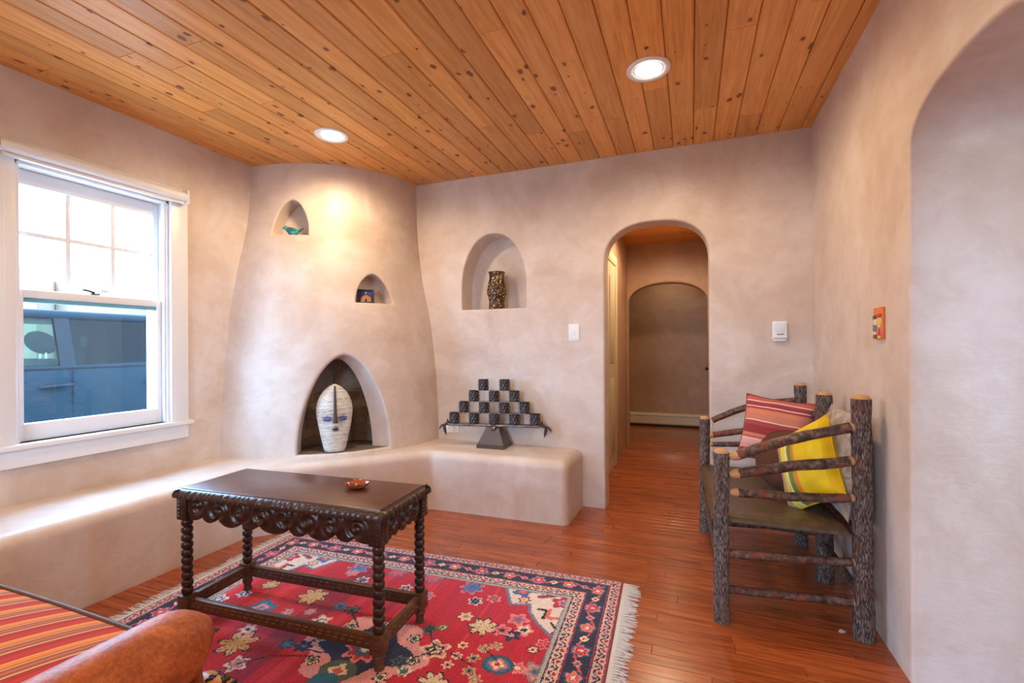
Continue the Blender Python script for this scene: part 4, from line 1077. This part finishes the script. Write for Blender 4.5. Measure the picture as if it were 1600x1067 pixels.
# ------------------------------------------------------------------ sofa in the foreground
M_LEA = NT('orange_suede_leather'); v = M_LEA.coord(); n1 = M_LEA.noise(v, 14, 6, .65, .6); n2 = M_LEA.noise(v, 120, 4, .7)
c_ = M_LEA.ramp(M_LEA.math('ADD', M_LEA.math('MULTIPLY', n1, .55), M_LEA.math('MULTIPLY', n2, .45)), [(.34, lin(122,52,18)), (.5, lin(172,84,32)), (.66, lin(206,120,58))])
M_LEA.bump(n2, .35, .004).set(c_, .42, 0, .5); M_LEA = M_LEA.m
STR = NT('striped_upholstery'); tc = STR.node('ShaderNodeTexCoord'); sx_ = STR.node('ShaderNodeSeparateXYZ'); STR.l(tc.outputs['Object'], sx_.inputs[0])
fr_ = STR.math('FRACT', STR.math('MULTIPLY', STR.math('ADD', sx_.outputs[0], 10.018), 1/.115))
o1, o2, o3, rd1, rd2, crm, dk, br_ = lin(232,140,58), lin(222,112,40), lin(242,176,92), lin(198,58,34), lin(178,48,32), lin(232,190,140), lin(110,58,28), lin(176,98,58)
c_ = STR.ramp(fr_, [(0, rd1), (.22, dk), (.235, o3), (.27, o1), (.40, o2), (.46, dk), (.475, crm), (.51, br_), (.555, rd2), (.575, br_), (.62, lin(196,128,80)), (.66, br_), (.70, rd2), (.715, br_), (.76, dk), (.775, crm), (.81, o3), (.83, dk), (.845, rd2)], True)
STR.bump(STR.noise(STR.coord((60, 900, 60)), 4, 2), .25, .003).set(c_, .85, 0, .2); STR = STR.m
M_PIP = simple('brown_piping', lin(96,66,52), .6)
sf = thing('sofa', 'orange leather sofa with rolled arm and striped seat in the near left corner', 'sofa', (0, 0, 0))
SXR, SXL, SYF, SYB = -1.085, -2.22, .772, .02      # seat between the arms, front, back
AX, AZ, AR = -1.028, .515, .078                      # near arm roll
def seatf(u, v_):
    x_ = SXL+(SXR-SXL)*u; y_ = SYF-(SYF-SYB)*v_
    z_ = .418+.082*math.sin(min(1, v_/.62)*pi/2)**.9-.015*max(0, v_-.6)
    z_ += .010*sin(pi*u)
    return (x_, y_, z_)
mb = MB(); mb.grid(40, 40, seatf)
mb.grid(40, 6, lambda u, v_: (SXL+(SXR-SXL)*u, SYF-.004*sin(pi*v_)+.0, seatf(u, 0)[2]*(1-v_)+.30*v_))
mb.obj('seat_cushion', STR, sf, 50)
pp_ = [(SXL+(SXR-SXL)*k/24, SYF+.002, seatf(k/24, 0)[2]+.001) for k in range(25)]
MB().tube(pp_, .0065, 8).obj('seat_piping', M_PIP, sf, 60)
MB().rbox(SXL-.10, SXR+.10, SYB-.1, SYF-.012, .10, .31, .02, 3).obj('seat_base', M_LEA, sf, 40)
# back
mb = MB(); mb.rbox(SXL-.02, SXR+.02, SYB-.16, SYB+.02, .30, .66, .05, 4); mb.obj('backrest', M_LEA, sf, 60)
mb = MB(); mb.tube([(SXL-.05, SYB-.10, .68), (SXR+.05, SYB-.10, .68)], .085, 24); mb.obj('back_roll', M_LEA, sf, 60)
# arms: roll with a rounded end, panel below
def armroll(ax, name):
    ye = .705; ys = SYB-.18; pts, rad = [], []
    for k in range(10):
        y_ = ys+(ye-.05-ys)*k/9; pts.append((ax, y_, AZ+.012*(1-k/9))); rad.append(AR)
    for k in range(1, 8):
        a_ = k/7*pi/2; pts.append((ax, ye-.05+.05*sin(a_), AZ-.012*(k/7))); rad.append(AR*(1-.34*(1-cos(a_)))-(.02 if k == 7 else 0))
    return MB().tube(pts, rad, 32).obj(name, M_LEA, sf, 60)
for ax, sg in ((AX, 1), (2*((SXL+SXR)/2)-AX, -1)):
    armroll(ax, 'arm_roll')
    xa, xb = sorted((ax-sg*.060, ax+sg*.040))
    MB().rbox(xa, xb, SYB-.16, .645, .10, AZ-.02, .015, 3).obj('arm_panel', M_LEA, sf, 40)
    # carved front post: fluted neck, scrolled block with nail heads
    pst = MB()
    for k in range(5):
        xk = ax+sg*(-.030+k*.017); pst.tube([(xk, .672, .26), (xk, .690, .34), (xk, .700, .40), (xk, .690, AZ-.05)], [.012, .011, .010, .009], 8)
    po = pst.obj('front_post', M_AMB, sf, 60)
    sc_ = MB(); sc_.tube([(ax-sg*.048, .725, .378), (ax, .735, .388), (ax+sg*.050, .732, .386), (ax+sg*.082, .722, .376)], [.026, .032, .033, .024], 18)
    so = sc_.obj('scroll', simple('golden_leather_%d' % (sg+1), lin(196,128,52), .4, bump=.25, bscale=50, var=.2), po, 60)
    st_ = MB()
    for k in range(26):
        a_ = random.uniform(.2, 2.6); xk = ax+sg*random.uniform(.02, .085); bm = bmesh.new(); bmesh.ops.create_icosphere(bm, subdivisions=1, radius=.0062)
        st_.bm(bm, Matrix.Translation((xk, .732+.031*cos(a_), .386+.031*sin(a_))))
    st_.obj('nail_heads', M_BRONZE, po, 60)
    MB().lathe([(.02, 0), (.028, .02), (.032, .06), (.036, .11)], 16, (ax, .60, .0125)).obj('foot', M_RAILW, sf, 50)
    MB().lathe([(.02, 0), (.028, .02), (.032, .06), (.036, .11)], 16, (ax, SYB-.08, 0)).obj('foot', M_RAILW, sf, 50)

# ------------------------------------------------------------------ rustic log bench against the right wall
BK = NT('hickory_bark'); v = BK.coord((1, 1, .16)); vo = BK.node('ShaderNodeTexVoronoi', feature='DISTANCE_TO_EDGE'); vo.inputs['Scale'].default_value = 170; nd_ = BK.node('ShaderNodeTexNoise'); nd_.inputs['Scale'].default_value = 60; BK.l(v, nd_.inputs['Vector']); ad_ = BK.node('ShaderNodeVectorMath', operation='MULTIPLY_ADD'); ad_.inputs[1].default_value = (.016, .016, .016); BK.l(nd_.outputs['Color'], ad_.inputs[0]); BK.l(v, ad_.inputs[2]); BK.l(ad_.outputs[0], vo.inputs['Vector'])
n1 = BK.noise(BK.coord((1, 1, .4)), 60, 6, .7); n2 = BK.noise(BK.coord(), 9, 4)
ft_ = BK.math('ADD', BK.math('MULTIPLY', vo.outputs['Distance'], 1.6), BK.math('MULTIPLY', n1, .6))
c_ = BK.ramp(ft_, [(.26, lin(44,32,30)), (.44, lin(92,74,68)), (.7, lin(146,130,122))]); c_ = BK.mix(BK.ramp(n2, [(.52,(0,0,0)),(.66,(.55,.55,.55))]), c_, lin(118,62,42))
BK.bump(ft_, .9, .006).set(c_, .8, 0, .3); BK = BK.m
BR = NT('branch_bark'); n1 = BR.noise(BR.coord((1, 1, 1)), 42, 6, .7); n2 = BR.noise(BR.coord(), 14, 3)
c_ = BR.ramp(n1, [(.34, lin(40,28,26)), (.5, lin(86,60,50)), (.68, lin(138,112,98))]); c_ = BR.mix(BR.ramp(n2, [(.54,(0,0,0)),(.62,(.7,.7,.7))]), c_, lin(134,66,42))
BR.bump(n1, .7, .005).set(c_, .6, 0, .4); BR = BR.m
CUT = simple('cut_wood', lin(196,146,94), .6, bump=.2, bscale=60, var=.15)
M_SEAT = NT('olive_brown_leather'); n1 = M_SEAT.noise(M_SEAT.coord(), 40, 5); M_SEAT.bump(n1, .12, .004).set(M_SEAT.ramp(n1, [(.3, lin(66,50,34)), (.7, lin(92,72,50))]), .38, 0, .5); M_SEAT = M_SEAT.m
rb = thing('rustic_bench', 'rustic bark-covered log bench with a brown leather seat against the right wall', 'bench', (0, 0, 0))
def post(x, y, h, r, lean=(0, 0), seed=1):
    pts = []; rad = []; nn = 26
    for k in range(nn):
        t = k/(nn-1); z_ = t*h
        pts.append((x+lean[0]*(1-t)+.005*noise.noise(Vector((seed, z_*4, 0))), y+lean[1]*(1-t)+.005*noise.noise(Vector((seed+9, z_*4, 3))), z_))
        rad.append(r*(1+.10*max(0, 1-t*4))*(1+.05*noise.noise(Vector((seed*3, z_*9, 1)))))
    o = MB().tube(pts, rad, 22, True, .07, seed).obj('post', BK, rb, 75)
    rr = rad[-1]*.94; px, py, pz = pts[-1]
    MB().lathe([(rr, -.006), (rr*.97, .004), (rr*.8, .012), (rr*.45, .016), (.001, .0175)], 20, (px, py, pz), False).obj('post_cap', CUT, o, 60)
    return o
def rail(a_, b_, r, sag=0, seed=1, tips=(1, 1), mat=None, name='rail', dep=.05):
    a_, b_ = Vector(a_), Vector(b_); nn = 18; pts = []; rad = []; L = (b_-a_).length; d_ = (b_-a_).normalized()
    for k in range(nn):
        t = k/(nn-1); p = a_.lerp(b_, t); p.z += sag*sin(pi*t)+.007*noise.noise(Vector((seed, t*3, 5))); p.y += .005*noise.noise(Vector((seed, t*3, 9)))
        pts.append(p); rad.append(r*(1+.10*noise.noise(Vector((seed*2.3, t*5, 2)))))
    o = MB().tube(pts, rad, 14, True, .06, seed).obj(name, mat or BR, rb, 75)
    for e_, on in ((0, tips[0]), (1, tips[1])):
        if on:
            p = pts[-1] if e_ else pts[0]; s_ = d_ if e_ else -d_
            MB().tube([p-s_*.004, p+s_*.012, p+s_*.024, p+s_*.032], [r*.99, r*.93, r*.70, r*.5], 12).obj('tenon', CUT, o, 60)
    return o
NF, NBk, FF, FB, MBk = (.115, 2.14), (.622, 2.20), (.075, 3.13), (.59, 3.12), (.603, 2.672)
post(*NF, .705, .030, (.0, 0), 1); post(*NBk, .94, .034, (.004, 0), 2); post(*FF, .70, .030, (0, 0), 3); post(*FB, .92, .031, (0, 0), 4); post(*MBk, .91, .034, (0, 0), 5)
# near arm: three rails; far arm the same
rail((.178, 2.142, .697), (.585, 2.196, .826), .0205, .012, 11, (1, 1)); rail((.178, 2.142, .621), (.580, 2.196, .694), .0205, .004, 12); rail((.178, 2.142, .542), (.580, 2.196, .549), .018, -.006, 13)
rail((.120, 3.13, .692), (.56, 3.12, .83), .0185, .03, 14, (0, 0)); rail((.122, 3.13, .603), (.55, 3.12, .69), .0185, 0, 15, (1, 0)); rail((.120, 3.13, .545), (.55, 3.12, .572), .015, 0, 16, (1, 0))
# end stretchers
rail((.142, 2.142, .286), (.588, 2.198, .296), .0165, -.004, 17, (0, 1)); rail((.142, 2.142, .136), (.588, 2.198, .137), .0165, 0, 18, (0, 1))
rail((.10, 3.13, .29), (.56, 3.12, .29), .0165, 0, 19, (0, 0)); rail((.10, 3.13, .14), (.56, 3.12, .14), .0165, 0, 20, (0, 0))
# long stretchers
rail((.112, 2.165, .245), (.078, 3.105, .265), .021, -.01, 21, (0, 0)); rail((.620, 2.23, .16), (.603, 2.645, .18), .018, 0, 22, (0, 0)); rail((.600, 2.70, .18), (.592, 3.09, .19), .018, 0, 23, (0, 0))
rail((.11, 2.62, .238), (.578, 2.668, .235), .015, .008, 24, (0, 0))
# seat rails and back rails
rail((.113, 2.165, .385), (.077, 3.105, .385), .020, 0, 25, (0, 0)); rail((.622, 2.235, .395), (.59, 3.09, .395), .018, 0, 26, (0, 0))
rail((.622, 2.235, .62), (.59, 3.09, .61), .017, 0, 27, (0, 0)); rail((.622, 2.235, .80), (.59, 3.09, .79), .017, 0, 28, (0, 0))
# leather seat pad
def seatpad(u, v_):
    k = v_; x0_, x1_ = .082-.035*(1-abs(2*u-1)**4)*0, .582; 
    x_ = (.078+(.045-.078)*u)*(1-k)+(.585+(.560-.585)*u)*k; y_ = 2.176+(3.095-2.176)*u
    e = min(1, min(u, 1-u)*14, min(v_, 1-v_)*10); r_ = math.sqrt(max(0, 1-(1-e)**2))
    z_ = .412+.026*r_-.012*sin(pi*u)*sin(pi*v_)
    return (x_, y_, z_)
mb = MB(); mb.grid(48, 36, seatpad); n0 = 48*36
mb.grid(48, 36, lambda u, v_: (seatpad(u, v_)[0], seatpad(u, v_)[1], .404-.006*sin(pi*u)*sin(pi*v_)))
for i in range(47): mb.f += [(i, i+1, n0+i+1, n0+i), (35*48+i, 35*48+i+1, n0+35*48+i+1, n0+35*48+i)]
for j in range(35): mb.f += [(j*48, (j+1)*48, n0+(j+1)*48, n0+j*48), (j*48+47, (j+1)*48+47, n0+(j+1)*48+47, n0+j*48+47)]
mb.obj('leather_seat', M_SEAT, rb, 60)

# ------------------------------------------------------------------ cushions
def stripes(name, axis, stops, span, rough=.85, wav=.0):
    t = NT(name); tc = t.node('ShaderNodeTexCoord'); s = t.node('ShaderNodeSeparateXYZ'); t.l(tc.outputs['Object'], s.inputs[0])
    val = s.outputs[axis]
    if wav: val = t.math('ADD', val, t.math('MULTIPLY', t.math('SUBTRACT', t.noise(t.coord(), 5, 2), .5), wav))
    f = t.math('ADD', t.math('MULTIPLY', val, 1/span), .5)
    c = t.ramp(f, stops, True); t.bump(t.noise(t.coord(), 260, 2), .25, .003)
    return t.set(c, rough, 0, .2, sheen=.15).m
def pillow(name, label, w_, h_, th_, mat, loc, rot, pw=2.6, seam=None, fold=.006, seed=0, rnd=False):
    """upright pillow: local x width, z height, y thickness"""
    t = thing(name, label, 'pillow', loc); t.rotation_euler = rot
    nn = 34
    def side(sg):
        def f(u, v_):
            a_, b_ = 2*u-1, 2*v_-1
            if rnd:
                rr = max(abs(a_), abs(b_)); l_ = math.hypot(a_, b_) or 1; k = rr/l_; x_, z_ = a_*k*w_/2, b_*k*h_/2; q = rr
                y_ = th_/2*math.sqrt(max(0, 1-q**pw))
            else:
                pin = .075
                x_ = w_/2*a_*(1-pin*(1-b_*b_)*abs(a_)**3); z_ = h_/2*b_*(1-pin*(1-a_*a_)*abs(b_)**3)
                y_ = th_/2*(max(0, 1-abs(a_)**pw)*max(0, 1-abs(b_)**pw))**.5
            y_ += sg*fold*noise.noise(Vector((a_*2.3+seed, b_*2.3, sg*2)))*min(1, (1-max(abs(a_), abs(b_)))*5)
            return (x_, sg*y_, z_)
        return f
    mb = MB(); mb.grid(nn, nn, side(-1)); mb.grid(nn, nn, side(1))
    mb.obj('cover', mat, t, 70, True)
    if seam:
        P = []
        e = 40
        if rnd: P = [(w_/2*cos(2*pi*k/e), 0, h_/2*sin(2*pi*k/e)) for k in range(e+1)]
        else:
            f = side(1)
            for a_, b_, c_, d_ in ((0,0,1,0), (1,0,1,1), (1,1,0,1), (0,1,0,0)):
                for k in range(14): q = f(a_+(c_-a_)*k/14, b_+(d_-b_)*k/14); P.append((q[0], 0, q[2]))
            P.append(P[0])
        MB().tube(P, .0032, 6, False).obj('seam_piping', seam, t, 60)
    return t
r1, r2, r3, wht, org, pk = lin(172,74,72), lin(190,96,88), lin(152,60,64), lin(230,204,196), lin(204,128,104), lin(212,156,150)
M_RP = stripes('red_striped_cotton', 2, [(0, pk), (.05, r3), (.10, wht), (.115, r3), (.17, pk), (.24, lin(222,164,160)), (.31, wht), (.325, r2), (.36, org), (.40, r3), (.52, r1), (.585, wht), (.60, org), (.70, lin(212,132,104)), (.765, r1), (.80, wht), (.815, r3), (.86, r1), (.885, wht), (.90, r2), (.95, r1)], .36, wav=.018)
pillow('striped_pillow', 'red and pink striped square pillow leaning in the far corner of the rustic bench', .335, .355, .12, M_RP, (.424, 2.865, .690), (radians(-14), radians(7), radians(-14)), seam=simple('red_cord', r3, .8), seed=2)
pillow('round_pillow', 'round dark brown pillow between the striped and the yellow pillow', .29, .29, .12, simple('brown_velvet', lin(92,54,40), .9, bump=.2, bscale=90, var=.15), (.430, 2.615, .588), (radians(-14), 0, radians(-34)), 2.4, simple('brown_cord', lin(70,40,30), .8), rnd=True, seed=4)
y1, y2, y3, gr_, tl, og, wh2 = lin(226,190,18), lin(214,170,14), lin(238,214,60), lin(118,130,52), lin(138,160,150), lin(226,128,62), lin(240,228,170)
M_YP = stripes('yellow_striped_silk', 0, [(0, og), (.055, tl), (.10, og), (.15, tl), (.20, y3), (.30, wh2), (.35, gr_), (.43, lin(196,140,30)), (.47, og), (.50, y1), (.9, y2)], .33, .45, wav=.012)
pillow('yellow_pillow', 'yellow pillow with green and orange stripes behind the near arm of the rustic bench', .33, .36, .13, M_YP, (.484, 2.40, .622), (radians(-14), radians(-30), radians(-58)), seam=simple('yellow_cord', y2, .6), seed=7, fold=.010)
HD = NT('grey_hide'); n1 = HD.noise(HD.coord(), 26, 6, .7, .6); HD.bump(n1, .5, .006).set(HD.ramp(n1, [(.3, lin(118,100,86)), (.55, lin(172,154,138)), (.75, lin(206,192,178))]), .95, 0, .2, sheen=.3)
pillow('hide_pillow', 'pale grey-brown suede pillow leaning on the back of the rustic bench', .40, .44, .085, HD.m, (.600, 2.41, .660), (radians(-7), 0, radians(-88)), seed=11, fold=.012)
pillow('cream_pillow', 'cream cotton pillow tucked behind the middle back post of the rustic bench', .30, .40, .06, simple('cream_cotton', lin(206,196,184), .9, bump=.2, bscale=120, var=.06), (.618, 2.86, .64), (radians(-5), 0, radians(-90)), seed=13)

# ------------------------------------------------------------------ outside: parked car, adobe house, yard
GZ = -.25
struct(MB().box(-60, XL-.25, -30, 40, GZ-.1, GZ).obj('ground', simple('gravel', lin(178,166,152), .95, bump=.6, bscale=8, var=.2)))
struct(MB().box(-30, 30, -40, YB-.3, GZ-.1, GZ).obj('ground_rear', MATS['gravel']))
struct(MB().box(3.6, 40, YB-.3, 40, GZ-.1, GZ).obj('ground_right', MATS['gravel']))
struct(MB().box(XR+.1, 3.6, YB-.3, -1.6, GZ-.1, GZ).obj('ground_court', MATS['gravel']))
M_PAINT = NT('dark_blue_paint').set(lin(18,29,35), .55, 0, .05).m
M_TINT = glass('tinted_glass', (.12,.15,.15), .008); M_CLEARC = glass('car_glass', (.74,.84,.78), .006)
M_TYRE = simple('tyre_rubber', (.02,.02,.02), .85); M_TRIM = simple('black_trim', (.010,.011,.013), .6, 0, .05)
CX0, CXW, CY0, CY1 = -6.60, 1.80, .85, 5.55      # near side, width, front, rear
car = thing('parked_car', 'dark blue car parked outside the window', 'car', (CX0-CXW/2, 3.2, GZ))
cl = lambda y_: y_-3.2
BELT, ROOF = .965-GZ, 1.60-GZ
def ring(y_, zlo, zbelt, half):
    return [(-half*.93, y_, zlo), (-half, y_, zlo+.18), (-half*1.0, y_, zlo+.45), (-half*.985, y_, zbelt-.06), (-half*.955, y_, zbelt), (half*.955, y_, zbelt), (half*.985, y_, zbelt-.06), (half, y_, zlo+.45), (half, y_, zlo+.18), (half*.93, y_, zlo)]
H = CXW/2
secs = [(CY0, .45, .86, H*.78), (CY0+.12, .32, .95, H*.9), (CY0+.5, .27, 1.05, H), (CY0+1.2, .27, BELT-.03, H), (CY0+1.5, .27, BELT, H), (3.2, .27, BELT, H), (4.6, .27, BELT+.03, H), (CY1-.25, .30, BELT+.02, H*.96), (CY1, .45, BELT-.2, H*.84)]
vs_ = [p for (y_, a_, b_, h_) in secs for p in ring(cl(y_), a_, b_, h_)]; n = 10
fs_ = [(i*n+k, i*n+(k+1) % n, (i+1)*n+(k+1) % n, (i+1)*n+k) for i in range(len(secs)-1) for k in range(n)]+[tuple(range(n)), tuple((len(secs)-1)*n+k for k in range(n))]
# leave the cabin floor open above the belt line between windscreen and rear so that one sees through the glass
MB().add(vs_, [f for f in fs_]).obj('car_body', M_PAINT, car, 35)
HR = H*.80
def gl_pt(s, y_, t): return (s*(H*.955+(HR-H*.955)*t), cl(y_), BELT+(ROOF-.09-BELT)*t)
MB().rbox(-HR-.01, HR+.01, cl(2.35), cl(5.15), ROOF-.11, ROOF, .05, 4).obj('roof', M_PAINT, car, 50)
pil = [((1.95, 2.05), (2.50, 2.60)), ((3.10, 3.24), (3.10, 3.24)), ((4.20, 4.34), (4.15, 4.30)), ((5.20, 5.36), (4.98, 5.16))]
for s in (-1, 1):
    for (b0, b1), (t0, t1) in pil:
        q = [gl_pt(s, b0, 0), gl_pt(s, b1, 0), gl_pt(s, t1, 1), gl_pt(s, t0, 1)]; q2 = [(x_-s*.05, y_, z_) for x_, y_, z_ in q]
        MB().add(q+q2, [(0,1,2,3),(7,6,5,4),(0,4,5,1),(1,5,6,2),(2,6,7,3),(3,7,4,0)]).obj('pillar', M_TRIM if b0 > 3 else M_PAINT, car)
    for (a_, b_, mt) in ((0, 1, M_CLEARC), (1, 2, M_TINT if s > 0 else M_CLEARC), (2, 3, M_TINT)):
        q = [gl_pt(s, pil[a_][0][1], 0.01), gl_pt(s, pil[b_][0][0], .01), gl_pt(s, pil[b_][1][0], .99), gl_pt(s, pil[a_][1][1], .99)]
        q = [(x_-s*.018, y_, z_) for x_, y_, z_ in q]; q2 = [(x_-s*.005, y_, z_) for x_, y_, z_ in q]
        MB().add(q+q2, [(0,1,2,3),(7,6,5,4)]).obj('side_window', mt, car)
    for yd in (2.02, 3.195, 4.25):
        MB().box(s*H*.9995-.004, s*H*.9995+.004, cl(yd)-.004, cl(yd)+.004, .50, BELT-.05).obj('door_seam', M_TRIM, car)
    MB().rbox(s*H*.972-.014, s*H*.972+.014, cl(2.0), cl(5.2), BELT-.035, BELT-.012, .004).obj('belt_moulding', M_TRIM, car, 40)
    for yh in (2.90, 3.95):
        hc = MB().rbox(s*H-.002, s*H+.004, cl(yh)+.07, cl(yh)+.23, .965, 1.025, .002).obj('handle_recess', M_TRIM, car, 40)
        MB().tube([(s*(H+.004), cl(yh), .985), (s*(H+.04), cl(yh)+.04, .992), (s*(H+.04), cl(yh)+.25, 1.0), (s*(H+.004), cl(yh)+.29, 1.003)], [.014, .017, .016, .013], 12).obj('door_handle', M_PAINT, car, 60)
    for yw in (CY0+.95, CY1-1.0):
        wt = MB().lathe([(.20, -.11), (.33, -.105), (.35, -.06), (.35, .06), (.33, .105), (.20, .11)], 36); wt.xf(Matrix.Translation((s*(H-.10), cl(yw), .35)) @ Matrix.Rotation(pi/2, 4, 'Y'))
        wo = wt.obj('tyre', M_TYRE, car, 50)
        rr_ = MB().lathe([(.02, .09), (.19, .07), (.205, .112), (.20, .115)], 24, cap=False); rr_.xf(Matrix.Translation((s*(H-.10), cl(yw), .35)) @ Matrix.Rotation(s*pi/2, 4, 'Y')); rr_.obj('wheel_rim', M_CHROME, wo, 50)
for (nm, P) in (('windscreen', [gl_pt(-1, 2.0, 0), gl_pt(1, 2.0, 0), gl_pt(1, 2.52, 1), gl_pt(-1, 2.52, 1)]), ('rear_window', [gl_pt(-1, 5.34, 0), gl_pt(1, 5.34, 0), gl_pt(1, 5.1, 1), gl_pt(-1, 5.1, 1)])):
    MB().add(P+[(x_, y_+.006, z_) for x_, y_, z_ in P], [(0,1,2,3),(7,6,5,4)]).obj(nm, M_CLEARC, car)
M_UPH = simple('grey_car_seat', lin(30,34,34), .95, 0, .05)
for s in (-1, 1):
    MB().rbox(s*.40-.24, s*.40+.24, cl(2.90), cl(3.22), BELT-.3, BELT+.08, .06, 4).obj('car_seat', M_UPH, car, 50)
    hr = MB(); bm = bmesh.new(); bmesh.ops.create_uvsphere(bm, u_segments=24, v_segments=16, radius=1)
    for v in bm.verts:
        v.co.y += .35*max(0, -v.co.z)*0+.28*(-v.co.z)
    hr.bm(bm, Matrix.Translation((s*.40, cl(3.13), BELT+.265)) @ Matrix.Diagonal((.14, .135, .135, 1))); ho = hr.obj('headrest', M_UPH, car, 70)
    for dx in (-.06, .06): MB().tube([(s*.40+dx, cl(3.15), BELT+.06), (s*.40+dx, cl(3.15), BELT+.2)], .008, 8).obj('headrest_post', M_CHROME, ho, 60)
# neighbouring adobe house
M_ADO = simple('pale_stucco', lin(112,90,76), .9, bump=.3, bscale=6, var=.06)
ho = thing('adobe_house', 'pale stucco adobe house with stepped parapet behind the car', 'building', (-14, 6, GZ))
def wing(x0_, x1_, y0_, y1_, h_, nm='wing'): return MB().rbox(x0_+14, x1_+14, y0_-6, y1_-6, 0, h_-GZ, .12, 3).obj(nm, M_ADO, ho, 50)
wing(-20, -14, -3, 6.15, 3.05); wing(-20, -14.3, 6.15, 6.62, 2.86); wing(-20, -13.8, 6.62, 9.6, 2.98); wing(-20, -12.6, 8.55, 16, 3.55)
MB().rbox(-13.8+14, -13.65+14, 7.22-6, 7.42-6, 2.62-GZ, 2.86-GZ, .02).obj('wall_lamp', M_WHITE, ho, 40)
MB().rbox(-14+14-.02, -14+14.05, 2.0-6, 3.4-6, 1.0-GZ, 2.2-GZ, .02).obj('house_window', M_TRIM, ho)
